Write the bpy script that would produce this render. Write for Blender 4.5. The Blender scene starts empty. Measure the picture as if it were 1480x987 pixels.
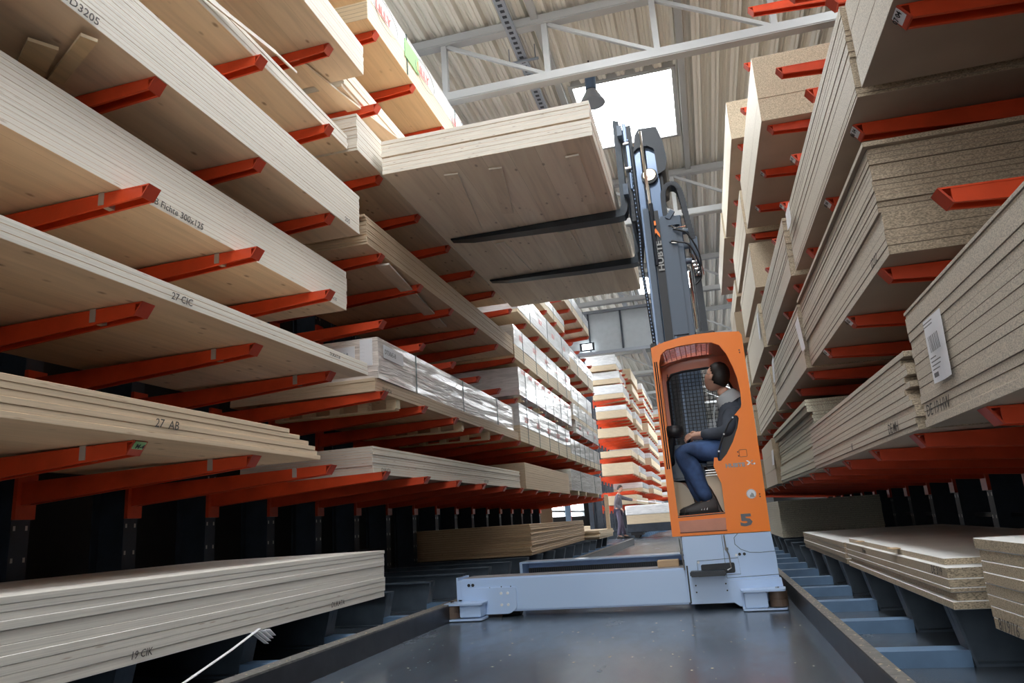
import bpy, bmesh, math, random
from mathutils import Vector, Matrix
random.seed(7)
PI = math.pi
sc = bpy.context.scene
C = sc.collection

# ------------------------------------------------------------------ helpers
def link(o, parent=None):
    C.objects.link(o)
    if parent: o.parent = parent
    return o

def obj(name, bm, mat, parent=None, smooth=False, loc=None):
    me = bpy.data.meshes.new(name)
    bmesh.ops.recalc_face_normals(bm, faces=bm.faces)
    bm.to_mesh(me); bm.free()
    if not isinstance(mat, (list, tuple)): mat = [mat]
    for m in mat: me.materials.append(m)
    if smooth:
        for p in me.polygons: p.use_smooth = True
    o = bpy.data.objects.new(name, me)
    if loc: o.location = loc
    return link(o, parent)

def each(name, bm, mat_, parent=None, loc=None, smooth=False):
    """every loose piece of bm becomes an object of its own"""
    seen = set(); out = []
    for v0 in list(bm.verts):
        if v0 in seen: continue
        comp = []; todo = [v0]; seen.add(v0)
        while todo:
            v = todo.pop(); comp.append(v)
            for e in v.link_edges:
                w_ = e.other_vert(v)
                if w_ not in seen: seen.add(w_); todo.append(w_)
        idx = {v: i for i, v in enumerate(comp)}
        b2 = bmesh.new(); vs = [b2.verts.new(v.co) for v in comp]
        for f in {f for v in comp for f in v.link_faces}:
            b2.faces.new([vs[idx[v]] for v in f.verts]).material_index = f.material_index
        out.append(obj(name, b2, mat_, parent, smooth, loc))
    bm.free()
    return out

def tag(o, label=None, cat=None, group=None, kind=None):
    if label: o['label'] = label
    if cat: o['category'] = cat
    if group: o['group'] = group
    if kind: o['kind'] = kind
    return o

def thing(name, label, cat, loc=(0, 0, 0), rz=0, group=None):
    o = bpy.data.objects.new(name, None)
    o.empty_display_size = .1
    o.location = loc; o.rotation_euler = (0, 0, rz)
    link(o)
    return tag(o, label, cat, group)

def copy_tree(o, parent=None, loc=None, rz=None, label=None, group=None):
    c = o.copy(); C.objects.link(c)
    c.parent = parent
    if loc is not None: c.location = loc
    if rz is not None: c.rotation_euler = (0, 0, rz)
    if label: c['label'] = label
    if group: c['group'] = group
    for ch in list(o.children): copy_tree(ch, c)
    return c

def B(): return bmesh.new()

def box(bm, x0, x1, y0, y1, z0, z1, mi=0):
    vs = [bm.verts.new((x, y, z)) for x in (x0, x1) for y in (y0, y1) for z in (z0, z1)]
    fs = []
    for q in ((0,1,3,2),(4,6,7,5),(0,4,5,1),(2,3,7,6),(0,2,6,4),(1,5,7,3)):
        f = bm.faces.new([vs[i] for i in q]); f.material_index = mi; fs.append(f)
    return vs

def cbox(x0, x1, y0, y1, z0, z1, bev=.0, seg=1):
    bm = B(); box(bm, x0, x1, y0, y1, z0, z1)
    if bev: bmesh.ops.bevel(bm, geom=bm.edges[:], offset=bev, segments=seg, affect='EDGES', profile=.5)
    return bm

def prism(bm, poly, a, b, axis='y', mi=0):
    """poly in the two other axes, extruded along axis from a to b"""
    def v(p, t):
        if axis == 'y': return (p[0], t, p[1])
        if axis == 'x': return (t, p[0], p[1])
        return (p[0], p[1], t)
    va = [bm.verts.new(v(p, a)) for p in poly]; vb = [bm.verts.new(v(p, b)) for p in poly]
    n = len(poly)
    f = bm.faces.new(va); f.material_index = mi
    f = bm.faces.new(vb[::-1]); f.material_index = mi
    for i in range(n):
        f = bm.faces.new((va[i], vb[i], vb[(i+1) % n], va[(i+1) % n])); f.material_index = mi

def tube(bm, pts, r, n=8, mi=0):
    pts = [Vector(p) for p in pts]
    rs = r if isinstance(r, (list, tuple)) else [r]*len(pts)
    rings = []
    up = None
    for i, p in enumerate(pts):
        d = (pts[min(i+1, len(pts)-1)] - pts[max(i-1, 0)]).normalized()
        if up is None:
            up = Vector((0, 0, 1)) if abs(d.z) < .9 else Vector((1, 0, 0))
        a = d.cross(up).normalized(); b = a.cross(d).normalized(); up = b
        rings.append([bm.verts.new(p + (a*math.cos(2*PI*k/n) + b*math.sin(2*PI*k/n))*rs[i]) for k in range(n)])
    for i in range(len(rings)-1):
        for k in range(n):
            f = bm.faces.new((rings[i][k], rings[i][(k+1) % n], rings[i+1][(k+1) % n], rings[i+1][k])); f.material_index = mi
    f = bm.faces.new(rings[0][::-1]); f.material_index = mi
    f = bm.faces.new(rings[-1]); f.material_index = mi

def bar(bm, p, q, w, h, mi=0):
    """rectangular bar from p to q, w sideways, h along the most upright cross axis"""
    p = Vector(p); q = Vector(q); d = (q-p).normalized()
    up = Vector((0, 0, 1)) if abs(d.z) < .95 else Vector((0, 1, 0))
    a = d.cross(up).normalized()*w/2; b = a.normalized().cross(d)*h/2
    vs = []
    for t in (p, q):
        vs += [bm.verts.new(t+a+b), bm.verts.new(t-a+b), bm.verts.new(t-a-b), bm.verts.new(t+a-b)]
    for f in ((0,1,2,3),(7,6,5,4),(0,4,5,1),(1,5,6,2),(2,6,7,3),(3,7,4,0)):
        bm.faces.new([vs[i] for i in f]).material_index = mi

def cyl(bm, c, r, h, axis='z', n=20, r2=None, mi=0):
    M = Matrix.Translation(c)
    if axis == 'x': M = M @ Matrix.Rotation(PI/2, 4, 'Y')
    if axis == 'y': M = M @ Matrix.Rotation(PI/2, 4, 'X')
    before = set(bm.faces)
    bmesh.ops.create_cone(bm, cap_ends=True, segments=n, radius1=r, radius2=r if r2 is None else r2, depth=h, matrix=M)
    for f in set(bm.faces)-before: f.material_index = mi

def arc_round(poly, r, n=4):
    """round the corners of a polygon"""
    out = []
    m = len(poly)
    for i in range(m):
        p = Vector(poly[i]); a = Vector(poly[i-1]); b = Vector(poly[(i+1) % m])
        da = (a-p); db = (b-p); rr = min(r, da.length*.45, db.length*.45)
        p0 = p+da.normalized()*rr; p1 = p+db.normalized()*rr
        for k in range(n+1):
            t = k/n
            out.append(tuple((1-t)**2*p0+2*t*(1-t)*p+t*t*p1))
    return out

def text(s, size, loc, rot, mat, parent=None, name='hand_written_mark', extrude=.0004, shear=0, align='LEFT', bold=0):
    cu = bpy.data.curves.new(name, 'FONT'); cu.body = s; cu.size = size; cu.extrude = extrude
    cu.shear = shear; cu.align_x = align; cu.resolution_u = 2; cu.offset = bold
    t = bpy.data.objects.new(name, cu); C.objects.link(t)
    dg = bpy.context.evaluated_depsgraph_get()
    me = bpy.data.meshes.new_from_object(t.evaluated_get(dg))
    C.objects.unlink(t); bpy.data.objects.remove(t)
    me.materials.clear(); me.materials.append(mat)
    o = bpy.data.objects.new(name, me); link(o, parent)
    o.location = loc; o.rotation_euler = rot
    return o
# text standing on a face that looks towards +x (left rack), -x (right rack) or -y (near faces)
FX = (PI/2, 0, PI/2); NX = (PI/2, 0, -PI/2); NY = (PI/2, 0, 0)

# ------------------------------------------------------------------ materials
def mat(name):
    m = bpy.data.materials.new(name); m.use_nodes = True
    nt = m.node_tree; b = nt.nodes['Principled BSDF']
    return m, nt, b
def N(nt, t, **k):
    n = nt.nodes.new(t)
    for a, v in k.items():
        if a.startswith('i_'): n.inputs[a[2:].replace('_', ' ')].default_value = v
        else: setattr(n, a, v)
    return n
def Lk(nt, a, b): nt.links.new(a, b)
def ramp(nt, fac, stops, interp='LINEAR'):
    r = N(nt, 'ShaderNodeValToRGB'); r.color_ramp.interpolation = interp
    e = r.color_ramp.elements
    while len(e) < len(stops): e.new(.5)
    for i, (p, c) in enumerate(stops):
        e[i].position = p; e[i].color = (c[0], c[1], c[2], 1) if hasattr(c, '__len__') else (c, c, c, 1)
    Lk(nt, fac, r.inputs[0]); return r.outputs[0]
def mixc(nt, fac, a, b, mode='MIX'):
    m = N(nt, 'ShaderNodeMix', data_type='RGBA', blend_type=mode)
    for v, i in ((fac, 0), (a, 6), (b, 7)):
        if hasattr(v, 'is_output'): Lk(nt, v, m.inputs[i])
        elif i == 0: m.inputs[0].default_value = v
        else: m.inputs[i].default_value = (v[0], v[1], v[2], 1)
    return m.outputs[2]
def math_(nt, op, a, b=0., c=0.):
    m = N(nt, 'ShaderNodeMath', operation=op)
    for i, v in enumerate((a, b, c)):
        if hasattr(v, 'is_output'): Lk(nt, v, m.inputs[i])
        else: m.inputs[i].default_value = v
    return m.outputs[0]

def simple(name, col, rough=.5, metal=0., spec=None, noise=0., coat=0., nscale=8, emit=None, alpha=None, trans=0):
    m, nt, b = mat(name)
    b.inputs['Base Color'].default_value = (*col, 1); b.inputs['Roughness'].default_value = rough
    b.inputs['Metallic'].default_value = metal
    if coat: b.inputs['Coat Weight'].default_value = coat; b.inputs['Coat Roughness'].default_value = .08
    if trans: b.inputs['Transmission Weight'].default_value = trans; b.inputs['IOR'].default_value = 1.1
    if noise:
        tc = N(nt, 'ShaderNodeTexCoord'); no = N(nt, 'ShaderNodeTexNoise', i_Scale=nscale, i_Detail=6.)
        Lk(nt, tc.outputs['Object'], no.inputs['Vector'])
        d = tuple(c*(1-noise) for c in col); l = tuple(min(1, c*(1+noise*.6)) for c in col)
        Lk(nt, ramp(nt, no.outputs[0], [(.3, d), (.7, l)]), b.inputs['Base Color'])
    if emit:
        b.inputs['Emission Color'].default_value = (*emit[0], 1); b.inputs['Emission Strength'].default_value = emit[1]
    return m

def obj_coord(nt, random_shift=True):
    tc = N(nt, 'ShaderNodeTexCoord')
    oi = N(nt, 'ShaderNodeObjectInfo')
    if not random_shift: return tc, tc.outputs['Object'], oi
    v = N(nt, 'ShaderNodeVectorMath', operation='SCALE'); v.inputs[0].default_value = (31, 47, 13)
    Lk(nt, oi.outputs['Random'], v.inputs['Scale'])
    a = N(nt, 'ShaderNodeVectorMath', operation='ADD')
    Lk(nt, tc.outputs['Object'], a.inputs[0]); Lk(nt, v.outputs[0], a.inputs[1])
    return tc, a.outputs[0], oi

def spruce(name, plank=.19, face=(.66, .46, .27), edge=(.72, .64, .52), period=None, knots=1., lines=.55):
    """solid spruce panel: planks along y on the broad faces, plies or board gaps on the edges"""
    m, nt, b = mat(name)
    tc, v, oi = obj_coord(nt)
    sx = N(nt, 'ShaderNodeSeparateXYZ'); Lk(nt, v, sx.inputs[0])
    so = N(nt, 'ShaderNodeSeparateXYZ'); Lk(nt, tc.outputs['Object'], so.inputs[0])
    sn = N(nt, 'ShaderNodeSeparateXYZ'); Lk(nt, tc.outputs['Normal'], sn.inputs[0])
    # plank id and tone
    pid = math_(nt, 'FLOOR', math_(nt, 'DIVIDE', sx.outputs[0], plank))
    wn = N(nt, 'ShaderNodeTexWhiteNoise', noise_dimensions='1D'); Lk(nt, pid, wn.inputs['W'])
    mp = N(nt, 'ShaderNodeMapping'); mp.inputs['Scale'].default_value = (13, .8, 13); Lk(nt, v, mp.inputs[0])
    gr = N(nt, 'ShaderNodeTexNoise', i_Scale=1.5, i_Detail=7., i_Distortion=.6); Lk(nt, mp.outputs[0], gr.inputs['Vector'])
    f0 = tuple(c*.88 for c in face); f1 = tuple(min(1, c*1.08) for c in face)
    col = ramp(nt, gr.outputs[0], [(.3, f0), (.5, face), (.72, f1)])
    tone = ramp(nt, wn.outputs[0], [(0, (.86, .83, .79)), (1, (1, 1, 1))])
    col = mixc(nt, 1., col, tone, 'MULTIPLY')
    # plank joints
    fr = math_(nt, 'FRACT', math_(nt, 'DIVIDE', sx.outputs[0], plank))
    ln = math_(nt, 'LESS_THAN', fr, .008)
    wn2 = math_(nt, 'MULTIPLY', ln, math_(nt, 'GREATER_THAN', wn.outputs[0], .4))
    col = mixc(nt, math_(nt, 'MULTIPLY', wn2, .75), col, (.3, .2, .11))
    # knots
    mk = N(nt, 'ShaderNodeMapping'); mk.inputs['Scale'].default_value = (9, 4.5, 9); Lk(nt, v, mk.inputs[0])
    vo = N(nt, 'ShaderNodeTexVoronoi', i_Scale=1.); Lk(nt, mk.outputs[0], vo.inputs['Vector'])
    k = ramp(nt, vo.outputs['Distance'], [(.05, 1.), (.16, 0.)])
    kk = math_(nt, 'MULTIPLY', k, .75*knots)
    sep = N(nt, 'ShaderNodeSeparateColor'); Lk(nt, vo.outputs['Color'], sep.inputs[0])
    kk = math_(nt, 'MULTIPLY', kk, math_(nt, 'GREATER_THAN', sep.outputs[0], .3))
    col = mixc(nt, kk, col, (.2, .1, .045))
    # edges
    me = N(nt, 'ShaderNodeMapping'); me.inputs['Scale'].default_value = (5, 1.2, 190); Lk(nt, v, me.inputs[0])
    ne = N(nt, 'ShaderNodeTexNoise', i_Scale=1., i_Detail=3.); Lk(nt, me.outputs[0], ne.inputs['Vector'])
    e0 = tuple(c*.86 for c in edge); e1 = tuple(min(1, c*1.06) for c in edge)
    ec = ramp(nt, ne.outputs[0], [(.3, e0), (.6, e1)])
    mq = N(nt, 'ShaderNodeMapping'); mq.inputs['Scale'].default_value = (14, 9, 70); Lk(nt, v, mq.inputs[0])
    vq = N(nt, 'ShaderNodeTexVoronoi', i_Scale=1.); Lk(nt, mq.outputs[0], vq.inputs['Vector'])
    sq = N(nt, 'ShaderNodeSeparateColor'); Lk(nt, vq.outputs['Color'], sq.inputs[0])
    kq = math_(nt, 'MULTIPLY', ramp(nt, vq.outputs['Distance'], [(.1, 1.), (.3, 0.)]), math_(nt, 'GREATER_THAN', sq.outputs[0], .9))
    ec = mixc(nt, math_(nt, 'MULTIPLY', kq, .55), ec, (.28, .16, .09))
    if period:
        fz = math_(nt, 'FRACT', math_(nt, 'DIVIDE', math_(nt, 'ADD', so.outputs[2], 10*period), period))
        lz = math_(nt, 'LESS_THAN', fz, .12)
        ec = mixc(nt, math_(nt, 'MULTIPLY', lz, lines), ec, (.2, .15, .1))
    isface = math_(nt, 'GREATER_THAN', math_(nt, 'ABSOLUTE', sn.outputs[2]), .5)
    Lk(nt, mixc(nt, isface, ec, col), b.inputs['Base Color'])
    b.inputs['Roughness'].default_value = .6
    return m

def chip(name, face=(.42, .34, .26), edge=(.55, .48, .38), dark=.55, period=None, scale=1., end=None):
    """chipboard: flat smooth faces, speckled edges"""
    m, nt, b = mat(name)
    tc, v, oi = obj_coord(nt)
    so = N(nt, 'ShaderNodeSeparateXYZ'); Lk(nt, tc.outputs['Object'], so.inputs[0])
    sn = N(nt, 'ShaderNodeSeparateXYZ'); Lk(nt, tc.outputs['Normal'], sn.inputs[0])
    mp = N(nt, 'ShaderNodeMapping'); mp.inputs['Scale'].default_value = (110*scale, 110*scale, 260*scale); Lk(nt, v, mp.inputs[0])
    n1 = N(nt, 'ShaderNodeTexNoise', i_Scale=1., i_Detail=3.); Lk(nt, mp.outputs[0], n1.inputs['Vector'])
    n2 = N(nt, 'ShaderNodeTexNoise', i_Scale=3., i_Detail=3.); Lk(nt, v, n2.inputs['Vector'])
    ec = ramp(nt, n1.outputs[0], [(.36, tuple(c*dark for c in edge)), (.5, edge), (.68, tuple(min(1, c*1.22) for c in edge))])
    # faces along y get a browner, more contrasted speckle than the long edges
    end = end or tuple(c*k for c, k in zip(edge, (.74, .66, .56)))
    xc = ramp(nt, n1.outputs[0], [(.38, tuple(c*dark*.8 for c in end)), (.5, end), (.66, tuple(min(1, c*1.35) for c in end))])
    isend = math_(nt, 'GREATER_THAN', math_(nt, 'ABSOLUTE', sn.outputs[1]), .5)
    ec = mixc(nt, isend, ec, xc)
    fc = ramp(nt, n2.outputs[0], [(.3, tuple(c*.92 for c in face)), (.7, tuple(c*1.06 for c in face))])
    isface = math_(nt, 'GREATER_THAN', math_(nt, 'ABSOLUTE', sn.outputs[2]), .5)
    Lk(nt, mixc(nt, isface, ec, fc), b.inputs['Base Color'])
    b.inputs['Roughness'].default_value = .6
    return m

def film(name, col=(.72, .72, .72), bump=.6, rough=.12, sc_=(2, 1.2, 14)):
    """glossy stretched packing film"""
    m, nt, b = mat(name)
    tc, v, oi = obj_coord(nt)
    mp = N(nt, 'ShaderNodeMapping'); mp.inputs['Scale'].default_value = sc_; mp.inputs['Rotation'].default_value = (.25, 0, 0); Lk(nt, v, mp.inputs[0])
    n1 = N(nt, 'ShaderNodeTexNoise', i_Scale=1.6, i_Detail=6., i_Distortion=1.2); Lk(nt, mp.outputs[0], n1.inputs['Vector'])
    c0 = tuple(c*.84 for c in col); c1 = tuple(min(1, c*1.08) for c in col)
    Lk(nt, ramp(nt, n1.outputs[0], [(.35, c0), (.65, c1)]), b.inputs['Base Color'])
    bp = N(nt, 'ShaderNodeBump', i_Strength=bump, i_Distance=.03); Lk(nt, n1.outputs[0], bp.inputs['Height']); Lk(nt, bp.outputs[0], b.inputs['Normal'])
    b.inputs['Roughness'].default_value = rough; b.inputs['Coat Weight'].default_value = .5
    return m

M = {}
M['clt'] = spruce('spruce_panel', .2, face=(.80, .645, .475), edge=(.70, .65, .565), period=None)
M['clt_warm'] = spruce('spruce_panel_warm', .16, face=(.70, .52, .34), edge=(.62, .48, .33), period=None)
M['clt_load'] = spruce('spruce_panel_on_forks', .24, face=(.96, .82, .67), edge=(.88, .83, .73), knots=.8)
M['clt_grey'] = spruce('spruce_panel_grey', .2, face=(.80, .77, .73), edge=(.66, .62, .55))
M['timber'] = spruce('rough_timber', .12, face=(.60, .42, .24), edge=(.50, .34, .2), knots=1.2)
M['ply'] = spruce('plywood_block', .4, face=(.70, .53, .34), edge=(.72, .58, .40), period=.03, knots=.4)
M['block'] = spruce('panel_block', .3, face=(.66, .48, .29), edge=(.78, .66, .48), period=.045, knots=.4)
M['batten'] = spruce('pine_batten', .3, face=(.74, .58, .36), edge=(.76, .62, .42), knots=.5)
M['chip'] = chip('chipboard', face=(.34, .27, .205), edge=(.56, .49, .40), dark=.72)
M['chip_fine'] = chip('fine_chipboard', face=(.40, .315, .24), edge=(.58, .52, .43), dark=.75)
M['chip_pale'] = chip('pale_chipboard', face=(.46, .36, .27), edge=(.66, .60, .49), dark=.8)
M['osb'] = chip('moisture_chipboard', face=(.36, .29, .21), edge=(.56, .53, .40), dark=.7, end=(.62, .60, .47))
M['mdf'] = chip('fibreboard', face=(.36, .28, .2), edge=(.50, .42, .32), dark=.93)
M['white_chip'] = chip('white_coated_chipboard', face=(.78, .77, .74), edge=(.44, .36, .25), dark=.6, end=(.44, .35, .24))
M['film'] = film('packing_film', (.90, .90, .90), bump=.3, rough=.2)
M['film_grey'] = film('grey_packing_film', (.68, .64, .58), bump=.8, rough=.2)
M['film_brown'] = film('clear_film_over_wood', (.80, .72, .66), bump=.8, rough=.12)
M['orange_red'] = simple('orange_red_rack_paint', (.68, .068, .018), .38, noise=.22, nscale=5)
M['red_end'] = simple('red_end_plate_paint', (.52, .06, .025), .45, noise=.2)
M['tape'] = simple('grey_tape', (.42, .36, .32), .6)
M['rack_blue'] = simple('dark_blue_rack_paint', (.028, .038, .054), .5, noise=.25)
M['base_lit'] = simple('lightened_rack_blue', (.075, .10, .13), .45, noise=.2)  # rack blue lightened to paint in the aisle light on base beams
M['toe_blue'] = simple('blue_rack_foot_paint', (.13, .22, .35), .45, noise=.15)
M['zinc'] = simple('zinc_rod', (.5, .5, .48), .35, .8)
M['rail'] = simple('dark_steel_rail', (.045, .045, .05), .35, .5, noise=.3)
M['rail_top'] = simple('dusty_rail_top', (.16, .15, .14), .6, noise=.35, nscale=30)
M['truck'] = simple('grey_blue_truck_paint', (.47, .62, .86), .32, coat=.3)
M['truck_top'] = simple('dusty_grey_truck_top', (.30, .29, .30), .6, noise=.3)
M['truck_dark'] = simple('dark_recess', (.02, .022, .025), .5)
M['mast'] = simple('blue_grey_mast_paint', (.055, .085, .13), .35, coat=.1)
M['mast_lt'] = simple('polished_mast_rail', (.14, .20, .31), .25, .3, coat=.3)
M['black'] = simple('black_plastic', (.012, .013, .016), .42)
M['navy_black'] = simple('blue_black_plastic', (.012, .017, .025), .4)
M['fork'] = simple('black_fork_steel', (.035, .042, .05), .38, .5, noise=.3)
M['chrome'] = simple('chrome', (.75, .72, .68), .12, 1.)
M['brass'] = simple('pale_brass', (.6, .55, .4), .25, 1.)
M['orange'] = simple('orange_cab_paint', (1., .225, .0), .34)
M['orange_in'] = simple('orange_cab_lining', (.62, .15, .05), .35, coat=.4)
M['salmon'] = simple('worn_step_paint', (.62, .26, .17), .5, noise=.1)
M['beige'] = simple('beige_cab_sheen', (.62, .47, .3), .4, coat=.3)  # beige paints the reflection on the curved orange lining
M['mat'] = simple('rubber_mat', (.015, .015, .017), .8)
M['print_grey'] = simple('grey_lettering', (.33, .34, .33), .5)
M['print_dark'] = simple('dark_grey_lettering', (.14, .14, .15), .5)
M['pencil'] = simple('carpenter_pencil', (.07, .06, .055), .8)
M['white'] = simple('white_paper', (.80, .80, .83), .5)
M['white_paint'] = simple('white_paint', (.8, .8, .8), .4)
M['red_print'] = simple('red_print', (.75, .16, .13), .5)
M['green'] = simple('green_print', (.35, .62, .28), .5)
M['strap'] = simple('dark_green_strap', (.05, .10, .09), .4)
M['roof'] = simple('cream_corrugated_steel', (.64, .61, .54), .36, .0, coat=.2)
M['steel_cream'] = simple('cream_truss_paint', (.33, .335, .33), .5)
M['wallgrey'] = simple('grey_wall_panel', (.42, .46, .48), .5, noise=.06)
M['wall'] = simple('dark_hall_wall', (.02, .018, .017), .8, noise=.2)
M['wall_far'] = simple('grey_hall_wall', (.40, .42, .44), .7, noise=.06)
M['galv'] = simple('galvanised_tray', (.30, .33, .37), .4, .6)
M['sky'] = simple('skylight_pane', (.9, .93, 1), .5, emit=((.93, .97, 1.), 17.))
M['band'] = simple('added_light_band', (.9, .93, 1), .5, emit=((.95, .97, 1.), 4.))
M['far_glow'] = simple('added_light_panel', (.9, .93, 1), .5, emit=((.95, .97, 1.), 4.5))
M['window'] = simple('bright_window_pane', (.9, .95, 1), .5, emit=((.93, .97, 1.), 7.))
M['skin'] = simple('skin', (.62, .35, .25), .5)
M['hair'] = simple('dark_brown_hair', (.018, .012, .009), .55, noise=.5, nscale=60)
M['hoodie'] = simple('charcoal_blue_fabric', (.06, .072, .095), .9, noise=.25, nscale=10)
M['hood_in'] = simple('pale_grey_hood_lining', (.42, .44, .45), .9)
M['jeans'] = simple('blue_denim', (.05, .10, .235), .85, noise=.55, nscale=9)
M['shoe'] = simple('grey_shoe', (.06, .055, .055), .7)
M['sole'] = simple('black_sole', (.01, .01, .01), .7)
M['work_jacket'] = simple('grey_work_jacket', (.13, .12, .14), .9)
M['work_trousers'] = simple('purple_grey_trousers', (.10, .085, .13), .9)
M['glass'] = simple('clear_glass', (.9, .93, .95), .05, trans=1.)
M['gold'] = simple('glasses_frame', (.45, .42, .4), .3, .7)

# glossy dark floor
m, nt, b = mat('polished_dark_floor')
tc = N(nt, 'ShaderNodeTexCoord')
mp = N(nt, 'ShaderNodeMapping'); mp.inputs['Scale'].default_value = (1.6, .5, 1); Lk(nt, tc.outputs['Object'], mp.inputs[0])
n1 = N(nt, 'ShaderNodeTexNoise', i_Scale=1.3, i_Detail=8., i_Roughness=.65); Lk(nt, mp.outputs[0], n1.inputs['Vector'])
n2 = N(nt, 'ShaderNodeTexNoise', i_Scale=60., i_Detail=4.); Lk(nt, tc.outputs['Object'], n2.inputs['Vector'])
col = ramp(nt, n1.outputs[0], [(.3, (.052, .066, .085)), (.55, (.075, .094, .12)), (.75, (.125, .14, .16))])
col = mixc(nt, ramp(nt, n2.outputs[0], [(.68, 0.), (.76, .5)]), col, (.3, .27, .22))
Lk(nt, col, b.inputs['Base Color'])
Lk(nt, ramp(nt, n1.outputs[0], [(.3, .12), (.7, .3)]), b.inputs['Roughness'])
bp = N(nt, 'ShaderNodeBump', i_Strength=.08, i_Distance=.02); Lk(nt, n1.outputs[0], bp.inputs['Height']); Lk(nt, bp.outputs[0], b.inputs['Normal'])
M['floor'] = m

# ------------------------------------------------------------------ the hall
bm = B(); box(bm, -12, 9, -14, 62, -.1, 0)
tag(obj('floor', bm, M['floor']), kind='structure')
bm = B(); box(bm, -30, 30, -45, -3.4, -.12, .002)  # unseen pale ground, added to bounce light up onto the undersides
tag(obj('bounce_ground', bm, simple('pale_bounce_ground', (.60, .58, .54), .8, noise=.1)), kind='structure')
XL, XR, YB = -7.2, 4.7, -3.2
bm = B()
# left wall with the window opening of the far hall
WY0, WY1, WZ0, WZ1 = 33., 44., .95, 2.05
box(bm, XL-.2, XL, YB, WY0, 0, 6.5); box(bm, XL-.2, XL, WY1, 62, 0, 6.5)
box(bm, XL-.2, XL, WY0, WY1, 0, WZ0); box(bm, XL-.2, XL, WY0, WY1, WZ1, 6.5)
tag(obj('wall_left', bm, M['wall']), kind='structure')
bm = B(); box(bm, XL+.01, XL+.04, 21.6, 30, 0.02, 4.2)  # glowing panel added out of view to light the far hall
dg_ = tag(obj('far_light_panel', bm, M['far_glow']), kind='structure')
bm = B()
for y in (21.6, 23.7, 25.8, 27.9, 30): box(bm, XL, XL+.08, y-.05, y+.05, 0, 4.25)
box(bm, XL, XL+.08, 21.6, 30, 4.2, 4.3)
obj('light_panel_frame', bm, M['wallgrey'], dg_)
w = B(); box(w, XL-.12, XL-.1, WY0, WY1, WZ0, WZ1)
wi = tag(obj('window_1', w, M['window']), kind='structure')
w = B()
for y in (WY0, 38.4, WY1): box(w, XL-.1, XL+.06, y-.07, y+.07, WZ0, WZ1)
box(w, XL-.1, XL+.06, WY0, WY1, WZ0+.2, WZ0+.3)
obj('window_frame', w, M['wallgrey'], wi)
bm = B()
box(bm, XR, XR+.2, YB, 31, 0, 6.5); box(bm, XR, XR+.2, 41, 62, 0, 6.5)
box(bm, XR, XR+.2, 31, 41, 0, 1.12); box(bm, XR, XR+.2, 31, 41, 1.5, 6.5)
tag(obj('wall_right', bm, M['wall']), kind='structure')
w = B(); box(w, XR+.1, XR+.12, 31, 41, 1.12, 1.5)
wi = tag(obj('window_2', w, M['window']), kind='structure')
w = B()
for y in (31, 33.5, 36, 38.5, 41): box(w, XR-.04, XR+.1, y-.05, y+.05, 1.12, 1.5)
obj('window_frame', w, M['wallgrey'], wi)
bm = B(); box(bm, XL, XR, 60, 60.2, 0, 8.2)
tag(obj('wall_back', bm, M['wall_far']), kind='structure')
# unseen wall behind the camera, shapes the light: aisle gateway, open above racks
bm = B(); box(bm, XL, -2.35, YB-.2, YB, 0, 6.0); box(bm, .8, XR, YB-.2, YB, 0, 6.0)
tag(obj('wall_front', bm, M['wall']), kind='structure')

# glowing bands added out of view above the racks to light the roof
for i, (xa, xb) in enumerate(((XL-.22, XL-.19), (XR+.19, XR+.22))):
    bm = B(); box(bm, xa, xb, YB, 60, 6.5, 7.72)
    wi = tag(obj('window_%d' % (i+20), bm, M['band']), kind='structure')
    bm = B()
    for k in range(64): box(bm, xa-.02, xb+.02, YB+k, YB+k+.05, 6.5, 7.72)
    obj('window_frame', bm, M['steel_cream'], wi)
# dark sheets added behind both racks to block light from the posts
for nm, x in (('light_block_left', -4.98), ('light_block_right', 3.0)):
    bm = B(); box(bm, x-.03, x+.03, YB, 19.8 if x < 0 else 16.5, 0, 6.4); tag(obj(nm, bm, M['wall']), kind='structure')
# corrugated roof with skylight openings
RZ = 7.72
SK = [(-1.36, .26, 10.95, 13.15), (-1.36, .26, 4.6, 7.4), (-1.36, .26, 21.6, 23.8), (-1.36, .26, 33, 35.2), (-1.36, .26, 0.2, 2.4),
      (-6.2, -4.6, 5.5, 7.7), (-6.2, -4.6, 16, 18.2), (2.6, 4.2, 5.5, 7.7), (2.6, 4.2, 16, 18.2), (-6.2, -4.6, 25, 31), (2.6, 4.2, 27, 31), (1.4, 4.2, 36, 44)]  # side and near skylights are unseen, added to brighten the hall
def skylit(x, y): return any(a-.001 < x < c_+.001 and d-.001 < y < e-.001 for a, c_, d, e in SK)
P_ = .30
prof = []
x = XL
ys = sorted(set([YB, 60.0] + [v for s in SK for v in s[2:]]))
bm = B()
while x < XR:
    prof = [(x, 0), (x+.05, 0), (x+.058, .012), (x+.072, .012), (x+.08, 0), (x+.115, 0), (x+.145, .085), (x+.19, .09), (x+.2, .078), (x+.22, .078), (x+.23, .09), (x+.265, .085), (x+P_, 0)]
    for i in range(len(prof)-1):
        (xa, za), (xb, zb) = prof[i], prof[i+1]
        for j in range(len(ys)-1):
            if skylit((xa+xb)/2, (ys[j]+ys[j+1])/2): continue
            vs = [bm.verts.new((xa, ys[j], RZ+za)), bm.verts.new((xb, ys[j], RZ+zb)), bm.verts.new((xb, ys[j+1], RZ+zb)), bm.verts.new((xa, ys[j+1], RZ+za))]
            bm.faces.new(vs)
    x += P_
bmesh.ops.remove_doubles(bm, verts=bm.verts, dist=.0005)
tag(obj('ceiling', bm, M['roof']), kind='structure')
bm = B(); 
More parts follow.
